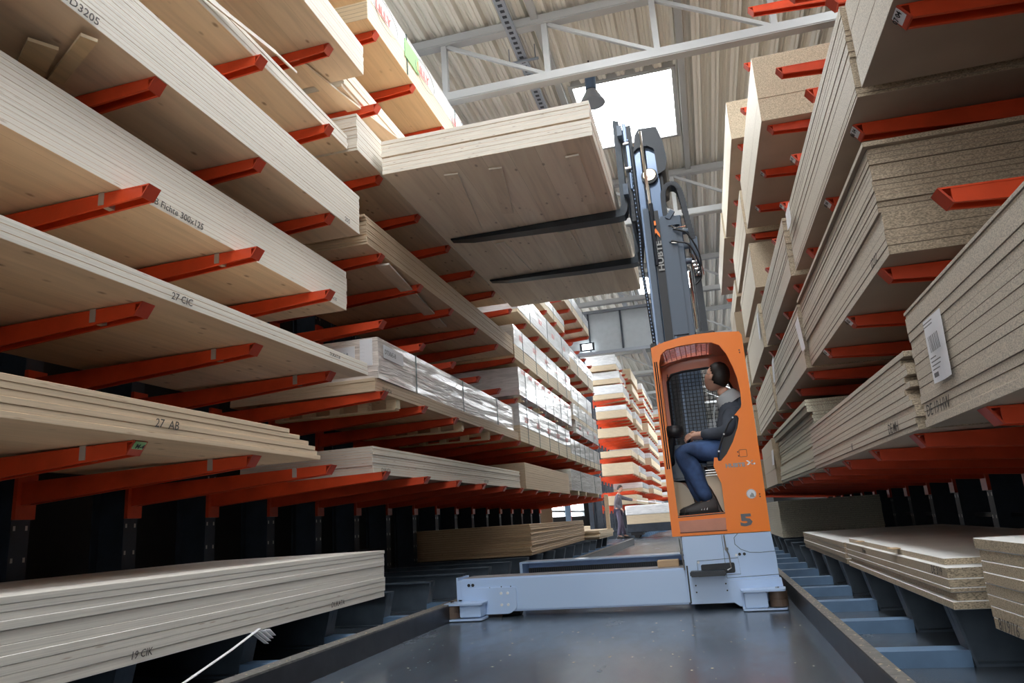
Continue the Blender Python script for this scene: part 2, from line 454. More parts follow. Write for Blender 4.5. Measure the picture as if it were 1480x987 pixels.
for j in range(len(ys)-1):   # roof deck above the sheets, open at the skylights
    xs = sorted(set([XL, XR] + [v for s in SK for v in s[:2]]))
    for i in range(len(xs)-1):
        if skylit((xs[i]+xs[i+1])/2, (ys[j]+ys[j+1])/2): continue
        box(bm, xs[i], xs[i+1], ys[j], ys[j+1], RZ+.12, RZ+.2)
tag(obj('ceiling_deck', bm, M['steel_cream']), kind='structure')
for i, (a, c_, d, e) in enumerate(SK):
    bm = B(); box(bm, a-.02, c_+.02, d-.02, e+.02, RZ+.13, RZ+.17)
    s = tag(obj('window_%d' % (i+3), bm, M['sky']), kind='structure')
    bm = B(); t = .07
    box(bm, a-t, a, d-t, e+t, RZ-.03, RZ+.13); box(bm, c_, c_+t, d-t, e+t, RZ-.03, RZ+.13)
    box(bm, a, c_, d-t, d, RZ-.03, RZ+.13); box(bm, a, c_, e, e+t, RZ-.03, RZ+.13)
    obj('window_frame', bm, M['steel_cream'], s)

# trusses across the hall
def truss(y, label):
    t = thing('roof_truss', label, 'truss', (0, y, 6.7), 0, 'lattice trusses under the roof')
    zl, zu = 0., .92
    def chord(z, nm):
        bm = B()
        box(bm, XL, XR, -.075, -.062, z-.06, z+.06)    # two angle sections with a shadow gap
        box(bm, XL, XR, -.062, .075, z-.072, z-.06)
        box(bm, XL, XR, -.062, .075, z+.048, z+.06)
        obj(nm, bm, M['steel_cream'], t)
    chord(zl, 'bottom_chord'); chord(zu, 'top_chord')
    xs = [-7.0+1.5*i for i in range(8)]
    xs = [.07-1.5*4-1.5+1.5*i+.0 for i in range(9)]
    for i, x in enumerate(xs):
        if x < XL+.1 or x > XR-.05: continue
        bm = B(); box(bm, x-.04, x+.04, -.04, .04, zl+.05, zu-.05); obj('post', bm, M['steel_cream'], t)
        if i+1 < len(xs) and xs[i+1] < XR:
            bm = B(); bar(bm, (x+.05, 0, zu-.08), (xs[i+1]-.05, 0, zl+.08), .05, .05); obj('brace', bm, M['steel_cream'], t)
    return t
tl = ['cream lattice roof truss nearest the camera, in front of the large skylight', 'cream roof truss behind the raised mast and big skylight',
      'cream roof truss seen between mast hoses and right rack', 'cream roof truss above the hanging grey wall panel',
      'cream roof truss over the start of the far hall', 'cream roof truss deeper in the far hall above its stacked packs', 'cream roof truss at the back of the far hall']
for i, s in enumerate(tl): truss(9.0+5.65*i, s)
for i, (x, lb) in enumerate(((-1.55, 'cream roof beam along the left edge of the skylight'), (.42, 'cream roof beam along the right edge of the skylight'))):
    bm = B(); box(bm, x-.05, x+.05, YB, 59.9, RZ-.1, RZ-.005)
    tag(obj('roof_beam', bm, M['steel_cream']), lb, 'beam')
bm = B()   # perforated cable tray
box(bm, -1.97, -1.83, YB, 59.9, 7.50, 7.515)
box(bm, -1.97, -1.96, YB, 59.9, 7.515, 7.56); box(bm, -1.84, -1.83, YB, 59.9, 7.515, 7.56)
for i in range(120):
    y = 7+i*.12; box(bm, -1.93, -1.87, y, y+.05, 7.494, 7.5, 1)
ct = tag(obj('cable_tray', bm, [M['galv'], M['navy_black']]), 'perforated grey cable tray running under the roof left of the skylight', 'cable tray')
for y in (9.6, 15.2, 20.8):
    bm = B(); bar(bm, (-2.15, y, 7.47), (-1.65, y, 7.47), .03, .03); tube(bm, [(-2.1, y, 7.47), (-2.1, y, RZ)], .008); tube(bm, [(-1.7, y, 7.47), (-1.7, y, RZ)], .008)
    obj('hanger', bm, M['galv'], ct)
# pendant lamp in front of the skylight
lp = thing('pendant_lamp', 'dark high bay lamp hanging in front of the bright skylight', 'lamp', (-.99, 10.3, 7.08))
bm = B(); cyl(bm, (0, 0, .3), .085, .36, n=20); obj('ballast_housing', bm, M['mast'], lp)
bm = B(); cyl(bm, (0, 0, .0), .2, .22, r2=.08, n=24); obj('lamp_shade', bm, M['galv'], lp)
bm = B(); tube(bm, [(0, 0, .48), (0, 0, RZ-7.08)], .012); obj('suspension', bm, M['black'], lp)

# hanging grey panel wall between the two halls
bm = B(); box(bm, XL, -.3, 21, 21.12, 5.43, 6.62)
for i in range(7): 
    x = -.9-i*.95; box(bm, x-.025, x+.025, 20.96, 21, 5.45, 6.6, 1)
box(bm, XL, -.3, 20.93, 21.0, 5.36, 5.45, 2); box(bm, XL, -.3, 20.93, 21.0, 6.6, 6.68, 2)
tag(obj('hanging_wall_panel', bm, [M['wallgrey'], M['rack_blue'], M['galv']]), 'grey panelled partition hanging below the roof above the far rack', 'partition')
bm = B(); box(bm, -3.05, -2.72, 20.9, 20.96, 5.5, 5.7)
box(bm, -3.1, -2.67, 20.88, 20.9, 5.48, 5.72, 1); box(bm, -3.03, -2.74, 20.87, 20.881, 5.52, 5.68)
tag(obj('floodlight', bm, [M['window'], M['navy_black']]), 'small square floodlight on the hanging grey partition', 'light')

# ------------------------------------------------------------------ guide rails
def rail(xi, xo, y0, y1, label):
    r = thing('guide_rail', label, 'guide rail', ((xi+xo)/2, 0, 0))
    s = 1 if xo > xi else -1; cx = (xi+xo)/2
    bm = B(); box(bm, min(xi, xi+.012*s)-cx, max(xi, xi+.012*s)-cx, y0, y1, 0, .128); obj('web', bm, M['rail'], r)
    bm = B(); box(bm, min(xi, xo)-cx, max(xi, xo)-cx, y0, y1, .128, .138); obj('flange', bm, M['rail_top'], r)
    return r
rail(-2.13, -2.22, -2.9, 21.2, 'long dark steel guide rail on the floor along the left rack')
rail(.53, .585, -2.9, 21.2, 'long dark steel guide rail on the floor along the right rack')

# ------------------------------------------------------------------ cantilever racks
def arm_mesh(L, tip_h, root_h, drop):
    bm = B()
    x0 = .045; w = .042; t = .007
    for s in (-1, 1):
        y0, y1 = (-w, -w+t) if s < 0 else (w-t, w)
        vs = []
        prism(bm, [(x0, -.002), (L, -drop-.002), (L, -drop-root_h), (x0, -tip_h)], y0, y1)
    prism(bm, [(.008, -.001), (L, -drop), (L, -drop-.008), (.010, -.008)], -w-.002, w+.002)
    # inward lips of the bottom edge
    for s in (-1, 1):
        y0, y1 = (-w, -w+.014) if s < 0 else (w-.014, w)
        prism(bm, [(x0, -tip_h+.0), (L, -drop-root_h), (L, -drop-root_h-.006), (x0, -tip_h-.006)], y0, y1)
    return bm
def plate_mesh(tip_h):
    bm = B(); prism(bm, [(0, -.002), (.008, 0), (.052, -tip_h-.006), (.044, -tip_h-.008)], -.044, .044); return bm
def rack_protos(kind):
    if kind == 'L': L, th, rh, dr = 1.72, .06, .14, .035
    else: L, th, rh, dr = 1.5, .058, .13, .03
    root = bpy.data.objects.new('proto', None)
    a = obj('arm', arm_mesh(L, th, rh, dr), M['orange_red'])
    p = obj('end_plate', plate_mesh(th), M['red_end'], a)
    bm = B(); box(bm, L-.02, L+.012, -.075, .075, -.27, .03); br = obj('bracket', bm, M['orange_red'], a)
    a['label'] = 'orange red cantilever arm'
    bm = B(); box(bm, .30, .34, -.0445, .0445, -.067, .0015-.0005); tp = obj('tape_band', bm, M['tape'], a)
    return a, tp, L
def make_rack(side, ys, levels, label, tipx, L, with_base=True, h=6.35, tape=lambda k, l: False, tagged=lambda k, l: False):
    """one cantilever rack: columns at ys, arms at levels, arm tips at tipx"""
    s = -1 if side == 'L' else 1
    th, rh, dr = (.06, .14, .035) if side == 'L' else (.058, .13, .03)
    xc = tipx + s*(L+.012)          # front face of the uprights
    rk = thing('cantilever_rack', label, 'rack', (xc+s*.15, ys[0], 0), 0, 'cantilever racks along the aisle')
    ox, oy = xc+s*.15, ys[0]
    rz = PI if s < 0 else 0
    arm_bm = {}
    amesh = arm_mesh(L, th, rh, dr); am = bpy.data.meshes.new('arm'); bmesh.ops.recalc_face_normals(amesh, faces=amesh.faces); amesh.to_mesh(am); amesh.free(); am.materials.append(M['orange_red'])
    pm_ = plate_mesh(th); pm = bpy.data.meshes.new('end_plate'); bmesh.ops.recalc_face_normals(pm_, faces=pm_.faces); pm_.to_mesh(pm); pm_.free(); pm.materials.append(M['red_end'])
    bb = B(); box(bb, L-.02, L+.01, -.075, .075, -.27, .02); bmx = bpy.data.meshes.new('bracket'); bb.to_mesh(bmx); bb.free(); bmx.materials.append(M['orange_red'])
    tb = B(); box(tb, .28, .315, -.0455, .0455, -.072, -.001); tm = bpy.data.meshes.new('tape_band'); tb.to_mesh(tm); tb.free(); tm.materials.append(M['tape'])
    # upright: I section with hole pairs
    ub = B(); box(ub, -.15, -.135, -.07, .07, 0, h); box(ub, .135, .15, -.07, .07, 0, h); box(ub, -.135, .135, -.006, .006, 0, h)
    for q in range(int(h/.2)):
        for yy in (-.045, .045): box(ub, (-.152 if s > 0 else .15), (-.15 if s > 0 else .152), yy-.008, yy+.008, .1+q*.2, .13+q*.2, 1)
    um = bpy.data.meshes.new('upright'); ub.to_mesh(um); ub.free(); um.materials.append(M['rack_blue']); um.materials.append(M['zinc'])
    # base beam (I section with slanted nose) and blue foot
    fb = B(); sl = .06; w = .06
    bl = L+.03
    prism(fb, [(0, .262), (bl, .262), (bl, .25), (.005, .25)], -w, w)
    prism(fb, [(sl, 0), (bl, 0), (bl, .012), (sl-.003, .012)], -w, w)
    prism(fb, [(.0, .25), (bl, .25), (bl, .012), (sl, .012)], -.006, .006)
    prism(fb, [(0, .262), (.012, .262), (sl+.012, 0), (sl, 0)], -w, w)
    fm = bpy.data.meshes.new('base_beam'); bmesh.ops.recalc_face_normals(fb, faces=fb.faces); fb.to_mesh(fm); fb.free(); fm.materials.append(M['base_lit'])
    tb2 = B(); ft = .33 if s > 0 else .32
    box(tb2, -ft, .05, -.06, .06, 0, .07)
    tom = bpy.data.meshes.new('foot'); tb2.to_mesh(tom); tb2.free(); tom.materials.append(M['toe_blue'])
    for k, y in enumerate(ys):
        u = bpy.data.objects.new('upright', um); link(u, rk); u.location = (0, y-oy, 0)
        if with_base:
            f = bpy.data.objects.new('base_beam', fm); link(f, rk); f.location = (tipx-ox+s*.005, y-oy, 0); f.rotation_euler = (0, 0, rz)
            g = bpy.data.objects.new('foot', tom); link(g, f); g['label'] = 'low blue foot towards the rail'
        for l, z in enumerate(levels):
            a = bpy.data.objects.new('arm', am); link(a, rk); a.location = (tipx-ox, y-oy, z); a.rotation_euler = (0, 0, rz)
            e = bpy.data.objects.new('end_plate', pm); link(e, a)
            br = bpy.data.objects.new('bracket', bmx); link(br, a)
            if tape(k, l):
                t = bpy.data.objects.new('tape_band', tm); link(t, a)
            if tagged(k, l):
                gt = tagged(k, l).startswith('M'); bmq = B(); prism(bmq, [(-.0015, -.006), (.0005, -.0055), (.0345, -.048), (.0325, -.049)], -.036, .036)
                pt = obj('number_tag', bmq, M['green'] if gt else M['white'], e); pt['label'] = 'green number tag' if gt else 'white number tag'
                tt = text(tagged(k, l), .034, (0.0, 0, 0), (0, 0, 0), M['black'], pt, 'number', .0003, align='CENTER', bold=.0008)
                # lie in the slanted plate plane, readable from the aisle
                ez = Vector((-.034, 0, .0425)).normalized()      # up the plate
                nx = Vector((-.0425, 0, -.034)).normalized()     # towards the aisle
                ey = ez.cross(nx)
                tt.matrix_local = Matrix.Translation(Vector((.0155, 0, -.036))+nx*.0022) @ Matrix(((ey.x, ez.x, nx.x, 0), (ey.y, ez.y, nx.y, 0), (ey.z, ez.z, nx.z, 0), (0, 0, 0, 1)))
    # bracing between the uprights
    if len(ys) > 1:
        for zz in (.5, 3.0, 5.8):
            bm = B(); box(bm, -.02, .02, 0, ys[-1]-oy, zz, zz+.04); obj('tie_bar', bm, M['rack_blue'], rk)
    return rk
PIT = .965
yl = lambda k: 3.0+PIT*k
yr = lambda k: 2.925+PIT*k
LZ = [1.238, 1.93, 2.57, 3.2, 3.98, 4.73, 5.54]
RL = [1.02, 1.845, 2.64, 3.435, 4.22, 5.52]
tp = lambda k, l: l in (0, 1, 2) and k in (2, 3, 4)
def tpL(k, l): return (k, l) in {(2, 0), (3, 0), (4, 0), (2, 1), (3, 1), (4, 1), (2, 2), (3, 2)}
make_rack('L', [yl(k) for k in (-2, -1, 0, 1, 2)], LZ, 'orange armed cantilever rack nearest the camera on the left of the aisle', -2.6, 1.72, tape=tpL, tagged=lambda k, l: {(2, 0): 'M-4'}.get((k, l)))
make_rack('L', [yl(k) for k in range(3, 8)], LZ, 'cantilever rack on the left, second bay, behind the raised load', -2.6, 1.72)
make_rack('L', [yl(k) for k in range(8, 13)], LZ, 'cantilever rack on the left, third bay, holding wrapped white packs with red print', -2.6, 1.72)
make_rack('L', [yl(k) for k in range(13, 18)], LZ, 'cantilever rack on the left, last bay before the opening where a man stands', -2.6, 1.72)
NUM = {(2, 2): '07 04', (4, 2): '05 04', (3, 1): '06 03'}
make_rack('R', [yr(k) for k in (-2, -1, 0)], RL, 'cantilever rack nearest the camera on the right of the aisle', .965, 1.5, tagged=lambda k, l: {(2, 2): '07 04'}.get((k, l)))
make_rack('R', [yr(k) for k in (1, 2, 3)], RL, 'cantilever rack on the right, second bay, with thick chipboard stacks', .965, 1.5, tagged=lambda k, l: {(0, 2): '06 04', (1, 2): '05 04', (1, 1): '05 03', (2, 1): '04 03', (2, 3): '04 05'}.get((k, l)))
make_rack('R', [yr(k) for k in (4, 5, 6)], RL, 'cantilever rack on the right, third bay, beside the orange cab', .965, 1.5, tagged=lambda k, l: {(0, 3): '03 05', (2, 4): '01 06', (1, 4): '02 06'}.get((k, l)))
make_rack('R', [yr(k) for k in range(7, 10)], RL, 'cantilever rack on the right, fourth bay, with very pale board fronts', .965, 1.5)
make_rack('R', [yr(k) for k in range(10, 16)], RL, 'cantilever rack on the right, last bay, hidden mostly by the cab', .965, 1.5)
H2 = [1.17, 1.66, 2.24, 2.90, 3.64, 4.35, 5.08, 5.65, 6.16]
make_rack('L', [27.8+.95*k for k in range(0, 6)], H2, 'cantilever rack in the far hall, its near end facing the camera', -2.56, 1.25, h=6.7)
make_rack('L', [33.6+1.1*k for k in range(0, 7)], H2, 'cantilever rack further down the far hall behind the first one', -2.3, 1.25)
make_rack('L', [43+1.3*k for k in range(0, 6)], H2, 'cantilever rack at the very back of the far hall', -2.2, 1.25)

# ------------------------------------------------------------------ stacks of boards
ORD = ['topmost', 'second from the top', 'third from the top', 'fourth from the top', 'fifth from the top', 'sixth from the top', 'seventh from the top',
       'eighth from the top', 'ninth from the top', 'tenth from the top', 'eleventh from the top', 'twelfth from the top', 'thirteenth from the top',
       'fourteenth from the top', 'fifteenth from the top', 'sixteenth from the top', 'seventeenth from the top', 'eighteenth from the top', 'nineteenth from the top', 'twentieth from the top']
def ordinal(i, n):
    if i == n-1: return 'lowest'
    if i == n-2 and n > 4: return 'second lowest'
    if i == n-3 and n > 8: return 'third lowest'
    return ORD[i]
def stack(side, x, depth, y0, y1, z, h, n, mat_, where, kind='spruce panel', jx=.004, jy=.008, steps=None, offs=None, cham=None, name='wooden_board', ts=None):
    """n separate boards. side L: front at x, body towards -x. x may be a pair (near, far)."""
    s = -1 if side == 'L' else 1
    xn, xf = x if isinstance(x, tuple) else (x, x)
    ang = math.atan2(-(xf-xn), (y1-y0))
    cy = (y0+y1)/2; xm = (xn+xf)/2
    if ts is None: ts = [h/n]*n
    else: ts = [t*h/sum(ts) for t in ts]
    if cham is None: cham = .0021 if 'hip' in mat_.name or 'mdf' in mat_.name or 'fibre' in mat_.name else .0018
    meshes = {}
    res = []
    zz = z+h
    rnd = random.Random(hash(where) % 1000 if False else sum(map(ord, where)))
    for i in range(n):
        t = ts[i]
        key = round(t, 4)
        dy0, dy1, dx = (steps[i] if steps else (0, 0, 0))
        if key not in meshes or dy0 or dy1:
            bm = cbox(-depth/2, depth/2, y0+dy0-cy, y1+dy1-cy, 0, t-.0004, cham)
            me = bpy.data.meshes.new(name); bm.to_mesh(me); bm.free(); me.materials.append(mat_)
            if not (dy0 or dy1): meshes[key] = me
        else: me = meshes[key]
        zz -= t
        o = bpy.data.objects.new(name, me); link(o)
        o.location = (xm+s*depth/2+rnd.uniform(-jx, jx)-s*dx, cy+rnd.uniform(-jy, jy), zz)
        o.rotation_euler = (0, 0, ang)
        lb = ('%s %s of the %s' % (ordinal(i, n), kind, where)) if n > 1 else '%s, the %s' % (kind, where)
        tag(o, lb, 'board', 'boards in the '+where)
        res.append(o)
    return res

Z = LZ
S = {}
# left, near bay
S['fl'] = stack('L', (-2.38, -2.485), 1.5, .3, 5.49, .262, .341, 10, M['clt_grey'], 'pale stack lowest left, near the floor', jx=.0035,
      ts=[.8, .8, .9, 1.0, 1.5, 1.1, 1.0, 1.0, 1.1, 1.3])
S['A1'] = stack('L', -2.50, 1.5, .5, 4.50, Z[0], .17, 6, M['clt_warm'], 'lowest left arm stack, picture edge',
      steps=[(0, -.35, 0), (0, -.22, 0), (0, -.1, 0), (0, -.03, 0), (0, 0, 0), (0, .04, .01)])
S['B1'] = stack('L', (-2.56, -2.45), 1.5, .2, 5.21, Z[1], .094, 3, M['clt'], 'thin left stack marked 27 CIC')
S['C1'] = stack('L', (-2.80, -2.755), 1.35, .2, 5.47, Z[2], .343, 12, M['clt'], 'left stack marked Fichte', jx=.0006, cham=.001)
S['D1'] = stack('L', (-2.60, -2.588), 1.5, .2, 5.39, Z[3], .352, 13, M['clt'], 'left stack marked JOD3205', jx=.0008, cham=.0012)
S['E1'] = stack('L', -2.66, 1.45, .4, 5.33, Z[4], .13, 4, M['clt'], 'thin splintered stack, upper left', steps=[(0, 0, 0), (0, 0, 0), (0, 0, 0), (0, -.0, 0)])
S['F1'] = stack('L', -2.53, 1.5, .4, 5.405, Z[5], .292, 8, M['clt'], 'bulky stack, top left arms', jx=.001, cham=.0012)
# left, second bay
S['A2'] = stack('L', (-2.80, -2.65), 1.35, 6.03, 10.74, Z[0], .245, 10, M['clt'], 'long stack above the truck beam, left', jx=.006)
S['A3'] = stack('L', -2.62, 1.5, 10.95, 14.6, Z[0], .39, 11, M['clt_warm'], 'warm brown stack left of the far man', jx=.001)
S['B2'] = stack('L', (-2.68, -2.61), 1.45, 5.84, 10.65, Z[1], .12, 4, M['clt_warm'], 'bare sheets beneath the long shiny pack')
S['D2'] = stack('L', (-2.62, -2.565), 1.5, 5.60, 10.5, Z[3], .266, 12, M['clt_warm'], 'long brown stack running below the forks', jx=.003, steps=[(-.03, 0, 0)]+[(0, 0, 0)]*11)
S['E2'] = stack('L', -2.585, 1.5, 5.36, 10.4, Z[4], .356, 14, M['clt'], 'left stack touching the raised load', jx=.0025, cham=.0012)
S['F2'] = stack('L', (-2.78, -2.72), 1.4, 5.5, 10.4, Z[5], .26, 8, M['clt'], 'set back stack above the raised load', jx=.01)
# left floor, second bay on: rough timber
S['T'] = stack('L', (-2.66, -2.95), 1.9, 11.15, 17.9, .262, .46, 14, M['timber'], 'rough timber pile behind the truck beam', kind='sawn layer', jx=.012, jy=.03, cham=.006)
S['T2'] = stack('L', -2.62, 1.4, 18.0, 20.6, .262, .2, 4, M['ply'], 'low untidy pile near the grey man', kind='sheet', jx=.03, jy=.1)
# right, near bay
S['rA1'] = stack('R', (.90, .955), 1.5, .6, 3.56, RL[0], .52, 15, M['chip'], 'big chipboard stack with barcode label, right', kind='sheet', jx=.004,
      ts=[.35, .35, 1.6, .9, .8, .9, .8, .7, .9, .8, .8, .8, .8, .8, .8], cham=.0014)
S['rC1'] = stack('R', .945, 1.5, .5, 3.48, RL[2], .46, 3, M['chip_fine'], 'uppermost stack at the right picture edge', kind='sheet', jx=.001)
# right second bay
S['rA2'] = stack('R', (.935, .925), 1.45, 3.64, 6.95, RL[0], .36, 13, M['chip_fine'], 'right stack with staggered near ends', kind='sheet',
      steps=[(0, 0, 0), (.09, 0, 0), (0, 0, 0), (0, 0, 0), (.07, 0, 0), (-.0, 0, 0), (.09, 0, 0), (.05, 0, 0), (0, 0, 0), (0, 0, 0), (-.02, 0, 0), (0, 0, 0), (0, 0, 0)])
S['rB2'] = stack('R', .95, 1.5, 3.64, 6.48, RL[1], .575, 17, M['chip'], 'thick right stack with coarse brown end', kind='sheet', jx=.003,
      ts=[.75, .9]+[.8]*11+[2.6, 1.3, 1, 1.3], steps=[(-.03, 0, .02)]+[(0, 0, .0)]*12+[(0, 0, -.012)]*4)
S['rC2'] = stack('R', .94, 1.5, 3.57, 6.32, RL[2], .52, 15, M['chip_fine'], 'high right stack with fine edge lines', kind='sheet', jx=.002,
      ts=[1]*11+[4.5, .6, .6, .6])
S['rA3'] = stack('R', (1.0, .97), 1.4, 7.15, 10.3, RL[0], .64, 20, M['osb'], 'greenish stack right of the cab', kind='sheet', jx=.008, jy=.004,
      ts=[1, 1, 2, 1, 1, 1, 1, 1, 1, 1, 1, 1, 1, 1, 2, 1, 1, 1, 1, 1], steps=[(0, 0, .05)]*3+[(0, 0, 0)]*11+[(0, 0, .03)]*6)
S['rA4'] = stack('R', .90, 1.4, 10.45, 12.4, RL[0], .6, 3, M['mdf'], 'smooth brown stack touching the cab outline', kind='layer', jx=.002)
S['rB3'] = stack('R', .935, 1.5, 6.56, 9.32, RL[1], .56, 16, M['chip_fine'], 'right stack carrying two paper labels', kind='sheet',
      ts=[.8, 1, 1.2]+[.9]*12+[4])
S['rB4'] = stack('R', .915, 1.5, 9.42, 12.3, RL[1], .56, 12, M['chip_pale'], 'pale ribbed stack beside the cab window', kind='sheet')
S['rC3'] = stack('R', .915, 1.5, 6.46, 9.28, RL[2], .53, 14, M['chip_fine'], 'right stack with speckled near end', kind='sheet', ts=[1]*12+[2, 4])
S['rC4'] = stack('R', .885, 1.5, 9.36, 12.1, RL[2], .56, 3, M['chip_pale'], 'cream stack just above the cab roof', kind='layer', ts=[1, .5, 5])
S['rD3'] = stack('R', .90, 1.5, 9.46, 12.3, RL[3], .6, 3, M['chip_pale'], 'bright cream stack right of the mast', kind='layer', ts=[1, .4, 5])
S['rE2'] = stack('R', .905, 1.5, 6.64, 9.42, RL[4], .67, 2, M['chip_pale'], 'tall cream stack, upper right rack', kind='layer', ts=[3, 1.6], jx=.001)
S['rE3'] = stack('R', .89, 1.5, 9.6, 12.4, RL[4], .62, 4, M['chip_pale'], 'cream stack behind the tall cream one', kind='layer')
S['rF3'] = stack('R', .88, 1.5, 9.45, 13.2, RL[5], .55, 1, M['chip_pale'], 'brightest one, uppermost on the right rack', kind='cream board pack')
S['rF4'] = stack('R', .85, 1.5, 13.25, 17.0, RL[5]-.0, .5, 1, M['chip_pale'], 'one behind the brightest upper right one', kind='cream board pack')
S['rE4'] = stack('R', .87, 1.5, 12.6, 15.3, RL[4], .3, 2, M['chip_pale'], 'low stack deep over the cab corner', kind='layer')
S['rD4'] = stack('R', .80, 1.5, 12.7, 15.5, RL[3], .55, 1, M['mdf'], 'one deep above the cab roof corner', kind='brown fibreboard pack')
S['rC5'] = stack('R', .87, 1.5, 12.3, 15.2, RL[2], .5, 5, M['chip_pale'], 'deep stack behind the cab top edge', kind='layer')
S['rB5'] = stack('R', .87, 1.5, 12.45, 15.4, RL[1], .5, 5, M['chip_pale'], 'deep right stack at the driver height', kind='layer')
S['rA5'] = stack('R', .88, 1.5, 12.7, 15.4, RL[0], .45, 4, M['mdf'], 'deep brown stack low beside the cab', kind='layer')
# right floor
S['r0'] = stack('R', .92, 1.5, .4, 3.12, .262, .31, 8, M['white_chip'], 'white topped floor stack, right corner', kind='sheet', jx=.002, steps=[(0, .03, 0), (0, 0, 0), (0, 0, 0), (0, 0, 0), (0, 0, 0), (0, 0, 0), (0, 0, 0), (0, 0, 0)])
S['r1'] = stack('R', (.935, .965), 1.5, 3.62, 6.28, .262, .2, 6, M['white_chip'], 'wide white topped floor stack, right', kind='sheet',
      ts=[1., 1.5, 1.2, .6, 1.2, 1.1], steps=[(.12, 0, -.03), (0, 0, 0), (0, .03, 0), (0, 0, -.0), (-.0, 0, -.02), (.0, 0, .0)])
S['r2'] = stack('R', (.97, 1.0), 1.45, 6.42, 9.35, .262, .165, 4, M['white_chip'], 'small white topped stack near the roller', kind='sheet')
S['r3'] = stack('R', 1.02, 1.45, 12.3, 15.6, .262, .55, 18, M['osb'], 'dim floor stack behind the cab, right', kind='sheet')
S['rail5'] = []

# packers between boards of the low right stacks
for y, lb in ((4.62, 'small brown chip of wood between top sheets, nearer the camera'), (5.62, 'small brown chip of wood between top sheets, nearer the truck')):
    bm = cbox(-.02, .03, -.05, .05, 0, .006, .002)
    o = tag(obj('wood_packer', bm, M['timber']), lb, 'packer'); o.location = (.935+.01, y, .2605+.2+.0015)

# torn splinter on the thin stack
bm = B()
pts = [(-2.64, 3.1, 4.0), (-2.63, 3.6, 4.06), (-2.60, 4.1, 4.11), (-2.58, 4.35, 4.10)]
for i in range(len(pts)-1):
    bar(bm, pts[i], pts[i+1], .012, .035-.008*i)
tag(obj('torn_splinter', bm, M['clt']), 'long torn splinter peeling off the thin left stack', 'splinter')
# laths lying proud below / on stacks
def lath(p, q, w, label, m=M['clt']):
    bm = B(); bar(bm, p, q, w, .018); return tag(obj('loose_lath', bm, m), label, 'lath')
lath((-3.0, 4.9, 4.7), (-2.66, 7.0, 4.72-.0), .14, 'thin lath sticking out below the set back stack, left of the raised load')
lath((-2.63, 2.54, 3.155), (-3.10, 2.80, 3.185), .075, 'pale lath under the JOD3205 stack, the right one of two', M['batten'])
lath((-2.86, 2.50, 3.150), (-3.20, 2.72, 3.185), .13, 'broken wide lath under the JOD3205 stack, the left one of two', M['batten'])
lath((-2.66, 6.0, 3.145), (-2.95, 8.4, 3.17), .13, 'pale lath under the long stack left of the forks')

# ------------------------------------------------------------------ writing on stacks (hand written)
def mark(o, s, size, world, rot, name='hand_written_mark'):
    t = text(s, size, (0, 0, 0), (0, 0, 0), M['pencil'], None, name, .0002, shear=.2, bold=.0003)
    t.parent = o
    bpy.context.view_layer.update()
    Rm = Matrix.Translation(world) @ (Matrix.Rotation(rot[2], 4, 'Z') @ Matrix.Rotation(rot[0], 4, 'X'))
    t.matrix_parent_inverse = Matrix()
    t.matrix_local = o.matrix_world.inverted() @ Rm
    return t
bpy.context.view_layer.update()
def markL(o, s, size, y, z, xx): return mark(o, s, size, (xx, y, z), FX)
markL(S['D1'][12], 'JOD3205', .065, 2.30, 3.212, -2.588)
markL(S['C1'][11], 'A/B Fichte 300x125', .060, 3.13, 2.585, -2.768)
markL(S['B1'][2], '27 CIC', .055, 3.02, 1.945, -2.488)
markL(S['fl'][9], '19 CIK', .045, 2.80, .285, -2.425)
markL(S['A1'][4], '27  AB', .06, 2.95, 1.29, -2.488)
markL(S['C1'][11], '300x125', .035, 5.15, 2.60, -2.748)
markL(S['D1'][12], '205', .06, 5.1, 3.215, -2.58)
markL(S['B1'][1], 'DUKAT18', .035, 4.6, 1.972, -2.455)
markL(S['A2'][8], 'DUKATA', .05, 6.15, 1.262, -2.785)
markL(S['A2'][8], 'A/B DUO', .05, 9.0, 1.262, -2.69)
markL(S['B2'][3], 'DUKATA', .05, 5.95, 1.95, -2.668)
markL(S['fl'][9], 'DUKATA', .045, 4.6, .285, -2.455)
def markR(o, s, size, y, z, xx): return mark(o, s, size, (xx, y, z), NX)
markR(S['rA1'][13], 'DE 19 HW', .07, 3.50, 1.06, .946)
markR(S['rA2'][11], 'DE MH', .07, 4.15, 1.05, .928)
markR(S['rA2'][11], '18', .06, 5.2, 1.05, .926)
markR(S['rB2'][16], '02/02', .06, 3.9, 1.862, .936)
markR(S['r0'][7], '8/19/16', .06, 3.05, .268, .914)
markR(S['r1'][1], 'DE 3/19', .05, 3.85, .395, .930)
markR(S['r1'][1], '18 mm', .04, 5.6, .395, .955)

